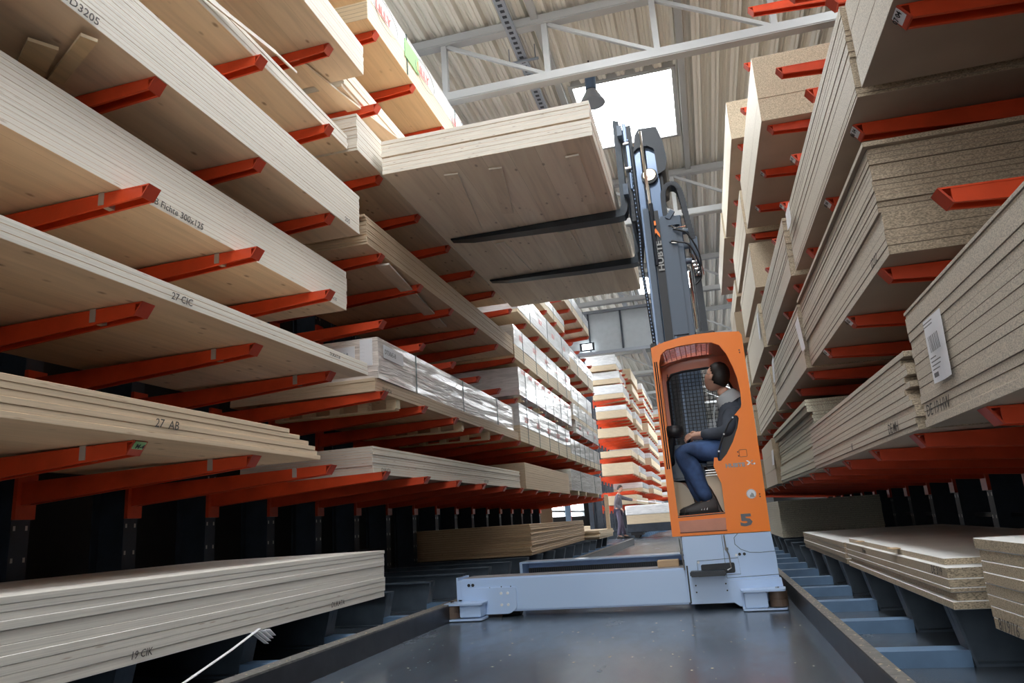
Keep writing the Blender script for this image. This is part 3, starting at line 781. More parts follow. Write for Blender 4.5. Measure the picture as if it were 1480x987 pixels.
# white labels on stacks
def shipping_label(pts, label, side=-1, barcode=True):
    """pts: four (x, y, z) corners, curling slightly off the boards"""
    bm = B()
    p = [Vector(q) for q in pts]
    n = (p[1]-p[0]).cross(p[3]-p[0]).normalized()
    vs = []
    NU, NV = 5, 5
    for i in range(NU+1):
        for j in range(NV+1):
            u, v = i/NU, j/NV
            q = (p[0]*(1-u)+p[1]*u)*(1-v)+(p[3]*(1-u)+p[2]*u)*v
            q = q+Vector((-.006-.010*abs(u-.5)*2*(v), 0, 0))
            vs.append(bm.verts.new(q))
    for i in range(NU):
        for j in range(NV):
            a = i*(NV+1)+j
            bm.faces.new((vs[a], vs[a+NV+1], vs[a+NV+2], vs[a+1]))
    o = obj('shipping_label', bm, M['white']); tag(o, label, 'label')
    sm = o.modifiers.new('t', 'SOLIDIFY'); sm.thickness = .0006
    if barcode:
        U = (p[1]-p[0]); V = (p[3]-p[0])
        rr = random.Random(3)
        bb = B()
        def cell(u0, u1, v0, v1):
            q = [p[0]+U*a+V*b_+Vector((-.0195, 0, 0)) for a, b_ in ((u0, v0), (u1, v0), (u1, v1), (u0, v1))]
            bb.faces.new([bb.verts.new(t_) for t_ in q])
        u = .25
        while u < .78:
            w_ = rr.choice((.012, .022, .035)); cell(u, u+w_, .3, .55); u += w_+rr.choice((.022, .035))
        for v in (.08, .13, .62, .68, .74, .8): cell(.15, .15+rr.uniform(.3, .6), v, v+.018)
        cell(.15, .4, .86, .93)
        obj('printed_barcode', bb, M['print_dark'], o)
    return o
shipping_label([(.945, 3.28, 1.425), (.945, 3.045, 1.425), (.945, 3.03, 1.165), (.945, 3.255, 1.165)], 'white shipping label with barcode on the big chipboard stack at right edge')
shipping_label([(.925, 6.72, 2.27), (.925, 6.49, 2.29), (.925, 6.30, 1.975), (.925, 6.50, 1.98)], 'crumpled white paper label on the stack right of the cab, middle height', barcode=False)
shipping_label([(.915, 6.16, 3.09), (.915, 5.90, 3.09), (.915, 5.86, 2.93), (.915, 6.12, 2.93)], 'small white paper slip high on the right stack with fine edge lines', barcode=False)
shipping_label([(.895, 10.55, 1.46), (.895, 10.25, 1.46), (.895, 10.3, 1.27), (.895, 10.6, 1.27)], 'narrow white label on the brown stack right beside the cab', barcode=False)
shipping_label([(.905, 8.9, 2.36), (.905, 8.65, 2.38), (.905, 8.75, 2.12), (.905, 8.95, 2.12)], 'white label at the far end of the stack beside the cab shoulder', barcode=False)
shipping_label([(.885, 9.68, 3.12), (.885, 9.45, 3.12), (.885, 9.45, 2.8), (.885, 9.65, 2.8)], 'narrow white label hanging beside the cream stack above the cab', barcode=False)

# ------------------------------------------------------------------ wrapped packs
def pack(x, depth, y0, y1, z, h, label, low=.4, film_=None, straps=3, logos=None, battens=0, block='block', group='film wrapped packs on the racks', side=-1, strapfull=True, jitter=.004):
    t = thing('wrapped_pack', label, 'pack', (x+side*depth/2, y0, z), 0, group)
    d2 = depth/2; ln = y1-y0
    zb = 0
    if battens:
        for i in range(battens):
            yy = .25+i*(ln-.5)/max(1, battens-1)
            bm = B(); box(bm, -d2, d2, yy-.05, yy+.05, 0, .02)
            for q in range(3): 
                xx = -d2+.05+q*(depth-.2)/2; box(bm, xx, xx+.1, yy-.05, yy+.05, .02, .08)
            obj('batten', bm, M['batten'], t)
        zb = .08
    hl = (h-zb)*low
    if low > 0:
        bm = cbox(-d2+.004, d2-.004, .004, ln-.004, zb, zb+hl+.01, .003); obj('board_block', bm, M[block], t)
    bm = B()
    z0 = zb+hl; z1 = h
    # slightly irregular wrap: subdivided box with jitter
    r = random.Random(int(y0*100+z*10))
    nx, ny, nz = 4, max(6, int(ln*3)), 4
    box(bm, -d2, d2, 0, ln, z0, z1)
    bmesh.ops.subdivide_edges(bm, edges=bm.edges[:], cuts=5, use_grid_fill=True)
    for v in bm.verts: v.co += Vector((r.uniform(-1, 1)*jitter, r.uniform(-1, 1)*jitter, (r.uniform(-1, 0)*jitter*.5) if v.co.z > z0+.01 else 0))
    obj('film_wrap', bm, M[film_ or 'film'], t, smooth=False)
    for i in range(straps):
        yy = ln*(i+.6)/(straps+.2)
        bm = B(); e = .004
        s0 = 0 if strapfull else zb
        box(bm, -d2-e-.004, -d2-.0035, yy-.009, yy+.009, s0, h+e); box(bm, d2+.0035, d2+e+.004, yy-.009, yy+.009, s0, h+e)
        box(bm, -d2-e, d2+e, yy-.009, yy+.009, h, h+e)
        obj('strap', bm, M['strap'], t)
    if logos:
        word, size, cnt, mm, zc = logos
        for i in range(cnt):
            yy = ln*(i+.35)/cnt
            text(word, size, (d2+.006, yy, zb+zc), FX, M[mm], t, 'printed_word', .0005, bold=.001)
    return t
# left second bay: plastic wrapped pack on sheets
p = pack(-2.66, 1.2, 5.86, 10.6, Z[1]+.1205, .372, 'long pack in shiny clear film with dark straps, left of the truck', low=0., film_='film_brown', straps=3)
for s_, yy, zz in (('DT5065-B', .03, .2),): pass
bm = B(); box(bm, .16, .38, -.0085, -.006, .19, .31); a = obj('paper_label', bm, M['white'], p)
text('DT5065-B', .035, (.17, -.009, .23), NY, M['print_dark'], a, 'printed_number', .0003)
bm = B(); box(bm, .43, .55, -.0085, -.006, .12, .36); a = obj('paper_label', bm, M['white'], p)
for q in range(6): text('-  - .', .02, (.44, -.009, .14+.033*q), NY, M['print_dark'], a, 'printed_number', .0003)
bm = B(); box(bm, .606, .610, .1, .55, .2, .32); a = obj('paper_label', bm, M['white'], p)
text('DT5065-B', .06, (.611, .12, .24), FX, M['print_dark'], a, 'printed_number', .0003)
# battens under the sheets between the arms
for y, lb in ((6.35, 'slatted pine bearer under the film wrapped pack, nearest the camera'), (8.25, 'slatted pine bearer under the film wrapped pack, middle one'), (9.35, 'slatted pine bearer under the film wrapped pack, third one')):
    bm = B(); box(bm, -3.95, -2.7, y-.045, y+.045, 1.93-.10, 1.93-.085)
    for q in range(5): box(bm, -3.95+q*.29, -3.85+q*.29, y-.045, y+.045, 1.93-.085, 1.9295)
    tag(obj('slatted_bearer', bm, M['batten']), lb, 'bearer')
pack(-2.60, 1.45, 10.75, 15.0, Z[1], .58, 'film pack with pink print on pale boards, left of the cab below the logo pack', low=.42, straps=5, logos=('LILLY', .12, 5, 'red_print', .32))
pack(-2.60, 1.45, 10.85, 15.4, Z[2]+.0, .52, 'white pack with red logo boxes above the pink printed one', low=.0, straps=6, battens=4, logos=('EGGER', .085, 9, 'red_print', .36))
pack(-2.60, 1.45, 10.72, 15.6, Z[3], .54, 'wrapped pack with red and green prints at the fourth arms, third bay', low=.42, straps=5, logos=('LILLY', .12, 5, 'red_print', .36))
pack(-2.55, 1.45, 10.9, 15.5, Z[4], .46, 'white film pack on thin boards just below the raised load corner', low=.12, straps=3, logos=('LILLY', .12, 4, 'red_print', .2))
p = pack(-2.60, 1.45, 5.67, 10.9, Z[6], .50, 'high wrapped pack with red ringed logos beside the roof, top left', low=.5, straps=3, logos=None, block='block')
for i, yy in enumerate((.45, 1.55, 2.75)):
    text('LILLY', .16, (.735, yy-.28, .25), FX, M['red_print'], p, 'printed_word', .0005, bold=.002)
    bm = B()
    tube(bm, [(.738, yy-.04+.30*math.cos(a_), .3+.15*math.sin(a_)) for a_ in [2*PI*k/24 for k in range(25)]], .003, 4)
    obj('printed_ring', bm, M['print_grey'], p)
bm = B(); box(bm, .727, .735, .92, 1.32, .2, .42); obj('green_label', bm, M['green'], p)
pack(-2.5, 1.45, .5, 5.45, Z[6], .42, 'shiny wrapped pack at the very top left, its end beside the ringed logos', low=.45, straps=2, film_='film_grey')
pack(-2.62, 1.4, 11.1, 15.6, Z[5], .3, 'flat film pack on the sixth left arms, third bay', low=.5, straps=2)
pack(-2.60, 1.4, 15.8, 19.4, Z[6], .42, 'film pack highest on the last left bay under the roof', low=.45, straps=2, film_='film')
pack(-2.60, 1.4, 15.85, 19.3, Z[4]+.001, .52, 'pale pack on the fifth arms of the last left bay', low=.55, straps=2, film_='film')
pack(-2.62, 1.4, 15.8, 18.7, Z[3], .42, 'film pack with silvery wrap on the fourth arms of the last left bay', low=.3, straps=2)
pack(-2.60, 1.4, 15.7, 19.2, Z[2]+.28, .36, 'crinkled grey pack, upper of two on the third arms of the last left bay', low=.25, film_='film_grey', straps=3)
pack(-2.60, 1.4, 15.9, 19.3, Z[2], .28, 'grey pack with faint red print, lower of two in the last left bay', low=.0, film_='film_grey', straps=2, logos=('LILLY', .1, 3, 'red_print', .12))
pack(-2.60, 1.4, 15.1, 19.2, Z[1], .45, 'criss cross strapped grey pack left of the far man', low=.3, film_='film_grey', straps=6)
pack(-2.60, 1.4, 14.75, 19.1, Z[0]+.08, .42, 'crumpled clear film pack above the low arms near the far man', low=.0, film_='film_grey', straps=2)
for y in (15.545, 16.51, 18.44):
    bm = B(); box(bm, -4.0, -2.6, y-.06, y+.06, Z[0], Z[0]+.08)
    tag(obj('pallet_bearer', bm, M['batten']), 'pine bearer under the crumpled clear film pack', 'bearer', 'bearers under the crumpled film pack')
# far hall: near-end packs (seen end on)
def far_pack(xf, depth, y0, y1, z, h, label, low=.5, film_='film', block='ply'):
    t = thing('far_pack', label, 'pack', (xf-depth/2, y0, z), 0, 'packs on the far hall rack')
    d = depth/2; ln = y1-y0
    bm = cbox(-d, d, 0, ln, 0, h*low, .01); obj('board_block', bm, M[block], t)
    if low < 1:
        bm = cbox(-d-.004, d+.004, -.004, ln, h*low, h, .02, 2); obj('film_wrap', bm, M[film_], t)
    return t
FP = [(-2.78, 27.5, H2[8], .56, .35, 'white wrapped pack on top of the far rack'), (-2.70, 27.6, H2[7], .45, .4, 'white wrapped pack second from top on the far rack'),
      (-2.62, 27.6, H2[6], .50, .35, 'white wrapped pack third from top on the far rack'), (-2.57, 27.6, H2[5], .44, .6, 'half wrapped pack fourth from top on the far rack'),
      (-2.57, 27.6, H2[4], .33, 1, 'bare plywood stack fifth from top on the far rack'), (-2.54, 27.6, H2[3], .22, 1, 'thin bare plywood stack sixth from top on the far rack'),
      (-2.54, 27.6, H2[2], .42, 1, 'bare layered stack seventh from top on the far rack'), (-2.51, 27.6, H2[0], .32, 1, 'lowest bare stack on the far rack behind the man')]
for xf, y, z, h, low, lb in FP: far_pack(xf, 1.15, y, y+2.3, z, h*1.04, lb, low)
names = ['highest', 'second highest', 'third highest', 'fourth highest', 'fifth highest', 'sixth highest', 'seventh highest', 'eighth highest', 'lowest']
rr = random.Random(5)
for bay, (ya, yb, xf) in enumerate(((30.0, 32.9, -2.48), (33.8, 40, -2.28), (43, 49.5, -2.18))):
    for l in range(9):
        z = H2[8-l]; gap = (H2[9-l]-z) if l > 0 else .7
        h = max(.15, gap-.24+rr.uniform(-.08, .04))
        far_pack(xf+rr.uniform(-.06, .04), 1.15, ya, yb, z, h, '%s pack in the %s row of the far hall rack' % (names[l], ('second', 'third', 'rearmost')[bay]), rr.choice((.4, .6, 1)))

# ------------------------------------------------------------------ the load on the forks
ly0, ly1, lz = 5.70, 10.32, 3.885
bnds = [.04, .045, .04, .04, .012, .042, .042, .04, .04]
zz = lz
names_l = ['lowest', 'second lowest', 'third lowest', 'fourth lowest', 'thin middle', 'fourth', 'third', 'second', 'topmost']
tot = .335; k_ = tot/sum(bnds)
for i, t in enumerate(bnds):
    t *= k_
    ins = .02 if i == 4 else 0
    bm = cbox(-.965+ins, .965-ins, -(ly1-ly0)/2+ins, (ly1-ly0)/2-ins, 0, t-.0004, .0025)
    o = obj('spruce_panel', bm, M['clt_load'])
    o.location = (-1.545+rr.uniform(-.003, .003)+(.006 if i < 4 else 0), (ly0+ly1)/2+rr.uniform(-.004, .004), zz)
    lb = ('%s spruce panel of the raised load on the forks' % names_l[i]) if i < 5 or i == 8 else '%s panel from the top of the raised load on the forks' % names_l[i]
    tag(o, lb, 'board', 'spruce panels of the raised load')
    zz += t
def under_lath(x0, y0, x1, y1, w, lb):
    bm = B(); bar(bm, (x0, y0, lz-.022), (x1, y1, lz-.009), w, .016); tag(obj('veneer_strip', bm, M['clt_load']), lb, 'strip')
for q in ((-1.91, 5.88, -2.10, 7.3, .13, 'thin wood strip under the load, nearest its left edge'), (-1.50, 5.92, -1.66, 6.95, .12, 'thin wood strip under the load, near its front centre'),
          (-.80, 5.95, -.80, 7.05, .12, 'thin wood strip under the load, close to the mast side'), (-1.95, 7.7, -1.9, 8.75, .11, 'thin wood strip under the load between the forks, left'),
          (-1.2, 7.65, -1.16, 8.7, .12, 'thin wood strip under the load between the forks, middle'), (-.72, 7.62, -.7, 8.7, .08, 'thin wood strip under the load between the forks, right')):
    under_lath(*q)

# ------------------------------------------------------------------ the side loader
TR = thing('side_loader_truck', 'grey blue and orange multidirectional side loader, numbered 5, with raised mast', 'forklift', (0, 6.15, 0))
OY = 6.15
MULTI = {'bolt_hole', 'bolt', 'chain_link', 'carriage_arm', 'carriage_bar', 'carriage_plate', 'carriage_upright', 'guide_roller', 'rear_column', 'flange_plate', 'pipe_fitting', 'seat_suspension', 'rubber_seal'}
def tp_(name, bm, m, parent=None, smooth=False, label=None):
    if name in MULTI:
        o = each(name, bm, m, parent or TR, smooth=smooth)
        if parent is None:
            for q in o: q.location = (0, -OY, 0)
        return o[0]
    o = obj(name, bm, m, parent or TR, smooth)
    if parent is None: o.location = (0, -OY, 0)
    if label: o['label'] = label
    return o
# near chassis beam (long box with open slanting end)
bm = B(); box(bm, -2.09, -.236, 6.15, 6.46, .045, .315)
bmesh.ops.bevel(bm, geom=bm.edges[:], offset=.012, segments=2, affect='EDGES')
ch = tp_('chassis_beam', bm, M['truck'])
bm = B(); box(bm, -2.07, -.25, 6.165, 6.45, .3155, .318); tp_('beam_top', bm, M['truck_top'], ch)
bm = B(); box(bm, -2.135, -2.12, 6.17, 6.47, .12, .325); box(bm, -2.12, -2.09, 6.16, 6.47, .15, .30); tp_('end_plate', bm, M['truck'], ch)
bm = B()
for x in (-2.02, -1.985): cyl(bm, (x, 6.149, .262), .013, .006, 'y', 14)
for x, z in ((-1.66, .24), (-1.74, .24), (-1.84, .235)): cyl(bm, (x, 6.149, z), .005, .006, 'y', 8)
tp_('bolt_hole', bm, M['truck_dark'], ch)
# bolted wheel plate on the left
def wheel_bracket(x0, x1, xr, s, lb):
    """x0..x1 cantilever box in front of the plate, roller centre xr, s = direction of the roller"""
    bm = B(); prism(bm, arc_round([(x0-.14*(-s if s > 0 else 1) if False else min(x0, x1)-.02, .03), (max(x0, x1)+.20 if s < 0 else max(x0, x1)-.1, .03), (max(x0, x1)+.26 if s < 0 else max(x0, x1)-.1, .07), (max(x0, x1)+.26 if s < 0 else max(x0, x1)-.1, .235), (min(x0, x1)-.02, .235)], .02), 6.135, 6.15)
    pl = tp_('mounting_plate', bm, M['truck']); pl['label'] = lb
    bm = B(); box(bm, min(x0, x1), max(x0, x1), 5.97, 6.135, .03, .125); bmesh.ops.bevel(bm, geom=bm.edges[:], offset=.006, segments=2, affect='EDGES')
    tp_('roller_carrier', bm, M['truck'], pl)
    a, c_ = (min(x0, xr-.055), max(x1, x0)+.02) if s < 0 else (min(x0, x1)-.02, xr+.055)
    bm = B()
    poly = arc_round([(a, 5.94), (c_, 5.94), (c_, 6.14), (a, 6.14)], .03)
    prism(bm, poly, .125, .14, 'z'); prism(bm, poly, .008, .022, 'z')
    tp_('flange_plate', bm, M['truck'], pl)
    bm = B(); cyl(bm, (xr, 6.02, .049), .068, .044, n=28); cyl(bm, (xr, 6.02, .099), .068, .044, n=28); cyl(bm, (xr, 6.02, .074), .062, .01, n=28)
    r = tp_('guide_roller', bm, M['sole_br'] if 'sole_br' in M else M['rail_top'], pl, label='brown guide roller'); 
    bm = B(); cyl(bm, (xr, 6.02, .146), .016, .016, n=6); tp_('hex_bolt', bm, M['chrome'], pl)
    return pl
M['sole_br'] = simple('brown_polyurethane', (.13, .085, .06), .45, noise=.15)
lw = wheel_bracket(-2.05, -1.875, -2.125, -1, 'bolted plate carrying the left guide roller')
bm = B()
for x in (-1.74, -1.685):
    for z in (.10, .19): cyl(bm, (x-.0, 6.132, z-.0), .011, .01, 'y', 12)
tp_('bolt', bm, M['white_paint'], lw)
# right engine body
bm = B()
prism(bm, arc_round([(-.22, .045), (.10, .045), (.44, .045), (.44, .36), (.425, .548), (-.246, .548), (-.246, .335), (-.232, .045)], .008), 6.15, 7.35)
body = tp_('engine_body', bm, M['truck'])
bm = B(); box(bm, -.236, -.225, 6.148, 6.2, .05, .33); tp_('gap', bm, M['truck_dark'], body)
bm = B(); prism(bm, arc_round([(-.125, .258), (.128, .262), (.128, .338), (-.125, .332)], .015), 6.145, 6.1515); tp_('ventilation_opening', bm, M['truck_dark'], body)
bm = B(); prism(bm, arc_round([(-.15, .248), (.16, .254), (.16, .365), (-.15, .358)], .006), 6.1475, 6.149)
bm2 = B(); box(bm2, -.21, .055, 6.02, 6.15, .252, .292); bmesh.ops.bevel(bm2, geom=bm2.edges[:], offset=.008, segments=2, affect='EDGES'); bm.free()
tp_('foot_step', bm2, M['navy_black'], body)
bm = B()
def line(bm, pts, r=.0018, y=6.149): tube(bm, [(a, y, c_) for a, c_ in pts], r, 4)
line(bm, [(-.15, .25), (-.15, .36), (.16, .37), (.165, .25), (-.15, .243)])
line(bm, [(.18, .548), (.12+.03, .52), (.15, .47), (.19, .43), (.25, .405), (.33, .40), (.437, .405)])
line(bm, [(.06, .545), (.06, .225), (.44, .235)])
tp_('panel_seam', bm, M['truck_dark'], body)
bm = B(); tube(bm, [(.075, 6.12, .545), (.078, 6.12, .44), (.095, 6.12, .40), (.1, 6.11, .30), (.07, 6.11, .285)], .006, 6)
cyl(bm, (.083, 6.12, .44), .014, .02, 'z', 8); tp_('release_rod', bm, M['zinc'], body)
bm = B(); tube(bm, [(-.265, 6.12, .54), (-.25, 6.12, .30)], .006, 6); cyl(bm, (-.258, 6.12, .43), .013, .02, 'z', 8); tp_('release_rod', bm, M['zinc'], body)
bm = B()
for x in (.175, .21): cyl(bm, (x, 6.148, .395), .011, .006, 'y', 14)
for x, z in ((-.18, .18), (-.18, .13), (.045, .185), (.05, .135)): cyl(bm, (x, 6.148, z), .006, .006, 'y', 8)
tp_('bolt_hole', bm, M['truck_dark'], body)
bm = B()
for x, z in ((-.14, .35), (.15, .39), (.1, .18), (.14, .18), (.1, .13), (.14, .13), (.1, .08), (.14, .08)): cyl(bm, (x, 6.147, z), .009, .008, 'y', 12)
tp_('bolt', bm, M['white_paint'], body)
bm = B(); prism(bm, arc_round([(.075, .06), (.14, .02), (.22, .012), (.22, .2), (.44, .2), (.458, .21), (.458, .145), (.2, .145), (.2, .2), (.075, .2)], .004), 6.13, 6.15) if False else prism(bm, arc_round([(.075, .06), (.13, .02), (.20, .012), (.20, .148), (.458, .15), (.452, .215), (.075, .205)], .006), 6.125, 6.149)
rw = tp_('mounting_plate', bm, M['truck']); rw['label'] = 'bolted plate carrying the right guide roller'
bm = B(); box(bm, .165, .325, 5.97, 6.14, .02, .13); bmesh.ops.bevel(bm, geom=bm.edges[:], offset=.006, segments=2, affect='EDGES'); tp_('roller_carrier', bm, M['truck'], rw)
bm = B(); poly = arc_round([(.145, 5.94), (.455, 5.94), (.475, 6.15), (.145, 6.15)], .03); prism(bm, poly, .134, .148, 'z'); prism(bm, poly, .006, .018, 'z'); tp_('flange_plate', bm, M['truck'], rw)
bm = B(); cyl(bm, (.405, 6.03, .049), .066, .05, n=28); cyl(bm, (.405, 6.03, .104), .066, .05, n=28); cyl(bm, (.405, 6.03, .076), .060, .01, n=28); tp_('guide_roller', bm, M['sole_br'], rw, label='brown guide roller')
bm = B(); cyl(bm, (.405, 6.03, .152), .016, .014, n=6); tp_('hex_bolt', bm, M['chrome'], rw)
# drive wheels below the body
for x, y, nm in ((-1.7, 6.3, 'load_wheel'), (.2, 6.8, 'drive_wheel'), (-1.7, 8.3, 'load_wheel'), (.2, 8.3, 'drive_wheel')):
    bm = B(); cyl(bm, (x, y, .085), .085, .16, 'x', 28); tp_(nm, bm, M['sole'])
# far beam with chain channel
bm = B()
box(bm, -2.08, .44, 8.45, 8.47, .06, .325); box(bm, -2.08, .44, 8.13, 8.47, .045, .06); box(bm, -2.08, .44, 8.13, 8.47, .31, .325)
box(bm, -2.08, -2.05, 8.13, 8.45, .06, .31)
fb = tp_('track_beam', bm, M['truck'])
bm = B(); box(bm, -2.02, .3, 8.30, 8.335, .20, .25, 0)
for i in range(96):
    x = -2.02+i*.024; box(bm, x, x+.014, 8.292, 8.30, .203, .247, 1)
tp_('drag_chain', bm, [M['black'], M['navy_black']], fb)
bm = B(); tube(bm, [(-2.02, 8.2, .17), (-1.9, 8.2, .17), (-1.88, 8.2, .2)], .008, 6); tp_('hose', bm, M['white_paint'], fb)
bm = B(); box(bm, -.24, .43, 7.35, 8.47, .06, .32); tp_('rear_chassis', bm, M['truck'])
# small block of wood lying on the near beam
bm = cbox(-.085, .085, -.05, .05, 0, .055, .004)
wb = tag(obj('wood_block', bm, M['timber']), 'small block of squared wood lying on the truck beam', 'wood block'); wb.location = (-.38, 6.33, .3182)

# --- cab
cab_out = [(-.316, .553), (.425, .553), (.428, 1.2), (.422, 2.11), (.405, 2.14), (.198, 2.16), (.059, 2.16), (-.055, 2.152), (-.2, 2.126), (-.316, 2.088)]
opening = [(-.253, .708), (-.262, 1.2), (-.275, 1.748), (-.262, 1.95), (-.242, 2.02), (-.196, 2.058), (-.084, 2.078), (.049, 2.085), (.175, 2.076), (.235, 2.045), (.281, 1.965), (.316, 1.857),
           (.338, 1.765), (.349, 1.662), (.345, 1.55), (.335, 1.52), (.278, 1.462), (.300, 1.457), (.309, 1.436), (.289, 1.363), (.24, 1.255), (.179, 1.161), (.13, 1.112), (.110, 1.113), (.105, 1.14), (.080, 1.143), (.067, 1.078), (.09, .995), (.11, .939), (.110, .848), (.109, .718)]
def panel_with_hole(outer, inner, y0, y1):
    """flat panel in xz with a hole, thickness y0..y1"""
    bm = B()
    eo = []
    for loop in (outer, inner):
        vs = [bm.verts.new((x, y0, z)) for x, z in loop]
        eo += [bm.edges.new((vs[i], vs[(i+1) % len(vs)])) for i in range(len(vs))]
    bmesh.ops.triangle_fill(bm, use_beauty=True, use_dissolve=False, edges=eo)
    ret = bmesh.ops.extrude_face_region(bm, geom=bm.faces[:])
    for g in ret['geom']:
        if isinstance(g, bmesh.types.BMVert): g.co.y = y1
    return bm
cab = bpy.data.objects.new('operator_cab', None); link(cab, TR); cab['label'] = 'orange operator cab with rounded door opening'; cab.location = (0, -OY, 0)
def cp(name, bm, m, label=None, smooth=False, loc=None):
    o = each(name, bm, m, cab, smooth=smooth)[0] if name in MULTI else obj(name, bm, m, cab, smooth)
    if label: o['label'] = label
    return o
CF, CBk = 6.15, 7.02
front = cp('front_panel', panel_with_hole(cab_out, opening, CF, CF+.03), M['orange'])
bm = B()   # right side, rounded to the front
ro = [(.425, CF+.03), (.395, CF), (.425+.012, CF+.012)]
prism(bm, [(.40, .553), (.428, .553), (.430, 1.2), (.424, 2.11), (.40, 2.13)], CF+.0305, CBk)
cp('side_panel', bm, M['orange'])
bm = B(); prism(bm, [(-.316, .553), (-.29, .553), (-.29, 2.08), (-.316, 2.088)], CF+.0305, CF+.10); cp('door_post', bm, M['orange'])
bm = B(); prism(bm, [(-.316, .553), (-.29, .553), (-.29, 2.08), (-.316, 2.088)], CBk-.08, CBk); cp('door_post', bm, M['orange'])
# roof with glazed opening (underside visible)
bm = B()
top = [(-.316, 2.088), (-.2, 2.126), (-.055, 2.152), (.059, 2.16), (.198, 2.16), (.405, 2.14)]
def roof_strip(bm, y0, y1, xa=-.316, xb=.405, up=0, mi=0):
    pts = [p for p in top if xa <= p[0] <= xb]
    if not pts or pts[0][0] > xa:
        pts = [(xa, 2.09+ (xa+.316)*.17)] + pts
    if pts[-1][0] < xb: pts = pts + [(xb, 2.15)]
    prism(bm, [(p[0], p[1]+up) for p in pts]+[(p[0], p[1]-.03) for p in pts[::-1]], y0, y1, mi=mi)
roof_strip(bm, CF+.0305, CF+.10); roof_strip(bm, CBk-.12, CBk)
roof_strip(bm, CF+.10, CBk-.12, -.316, -.24); roof_strip(bm, CF+.10, CBk-.12, .16, .405)
cp('roof', bm, M['orange_in'])
bm = B()
for i in range(9):
    x = -.22+i*.045; zz = 2.108+.2*(.25-abs(x-.05))*.15
    tube(bm, [(x, CF+.10, zz), (x, CBk-.12, zz)], .003, 4)
for j in range(12):
    y = CF+.13+j*.05; tube(bm, [(-.24, y, 2.105), (.16, y, 2.12)], .003, 4)
cp('roof_guard', bm, M['red_end'])
# interior
backwin = [(-.245, 1.05), (-.24, 1.93), (-.2, 1.99), (-.09, 2.01), (.13, 2.02), (.22, 2.0), (.28, 1.93), (.33, 1.8), (.36, 1.5), (.36, 1.05)]
backwall = [(-.31, .56), (.40, .56), (.40, 2.12), (.06, 2.13), (-.2, 2.1), (-.31, 2.07)]
cp('rear_wall', panel_with_hole(backwall, backwin, CBk-.03, CBk), M['orange_in'])
bm = B()
bwv = [(x, CBk-.04, z) for x, z in backwin]; tube(bm, bwv+[bwv[0]], .013, 6); cp('window_seal', bm, M['black'])
bm = B()
for i in range(18):
    x = -.235+i*.035; tube(bm, [(x, CBk-.045, 1.05), (x, CBk-.045, 2.0 if x < .25 else 1.8)], .0028, 4)
for j in range(27):
    z = 1.06+j*.035; tube(bm, [(-.242, CBk-.047, z), (.35 if z < 1.8 else .25, CBk-.047, z)], .0028, 4)
cp('wire_mesh_guard', bm, M['black'])
bm = B(); box(bm, -.27, .11, CF+.035, CBk-.03, .700, .712); cp('rubber_mat', bm, M['mat'])
bm = B(); box(bm, -.29, .425-.03, CF+.031, CBk-.03, .56, .70); cp('floor_box', bm, M['orange_in'])
bm = B(); prism(bm, arc_round([(-.250, .582), (.102, .584), (.108, .675), (-.252, .668)], .008), CF-.006, CF+.002); 
cp('step_panel', bm, M['salmon'], 'worn pinkish step panel')
bm = B(); box(bm, -.252, .108, CF-.003, CF+.002, .576, .581); line(bm, [(-.255, .70), (.109, .71)], .004, CF-.002); cp('step_seam', bm, M['truck_dark'])
# curved seat pedestal
bm = B(); prism(bm, arc_round([(.10, .712), (.395, .712), (.395, 1.05), (.02, 1.05), (-.02, .98), (.02, .93), (.06, .84)], .03), CF+.25, CBk-.04); cp('seat_pedestal', bm, M['beige'], 'beige curved seat pedestal')
bm = B(); prism(bm, arc_round([(-.288, .712), (-.10, .712), (-.14, .9), (-.2, .98), (-.288, 1.0)], .03), CF+.45, CBk-.04); cp('front_console', bm, M['beige'])
bm = B(); box(bm, -.288, -.10, CF+.40, CBk-.04, 1.0, 1.30); bmesh.ops.bevel(bm, geom=bm.edges[:], offset=.02, segments=2, affect='EDGES'); cp('control_console', bm, M['mast'])
bm = B(); box(bm, -.01, .36, CF+.16, CF+.66, 1.055, 1.125); bmesh.ops.bevel(bm, geom=bm.edges[:], offset=.03, segments=3, affect='EDGES'); cp('seat', bm, M['black'], 'black cushioned seat')
bm = B(); prism(bm, arc_round([(.315, 1.08), (.39, 1.08), (.395, 1.50), (.365, 1.50)], .02), CF+.18, CF+.62); cp('backrest', bm, M['black'])
bm = B()
for i in range(3): tube(bm, [(.0, CF+.12, 1.01+.02*i), (.10, CF+.12, 1.01+.02*i)], .005, 5)
cp('seat_suspension', bm, M['zinc'])
bm = B(); cyl(bm, (-.21, CF+.22, 1.395), .075, .10, n=28); bmesh.ops.bevel(bm, geom=[e for e in bm.edges if abs(e.verts[0].co.z-e.verts[1].co.z) < .001], offset=.015, segments=3, affect='EDGES'); cp('steering_knob', bm, M['black'], 'black drum shaped steering control', smooth=True)
bm = B(); tube(bm, [(-.24, CF+.22, 1.35), (-.27, CF+.24, 1.2), (-.27, CF+.42, 1.15)], .03, 10); cp('steering_column', bm, M['black'])
bm = B(); tube(bm, [(-.12, CF+.45, 1.30), (-.10, CF+.40, 1.345)], .012, 8); cp('joystick', bm, M['black'])
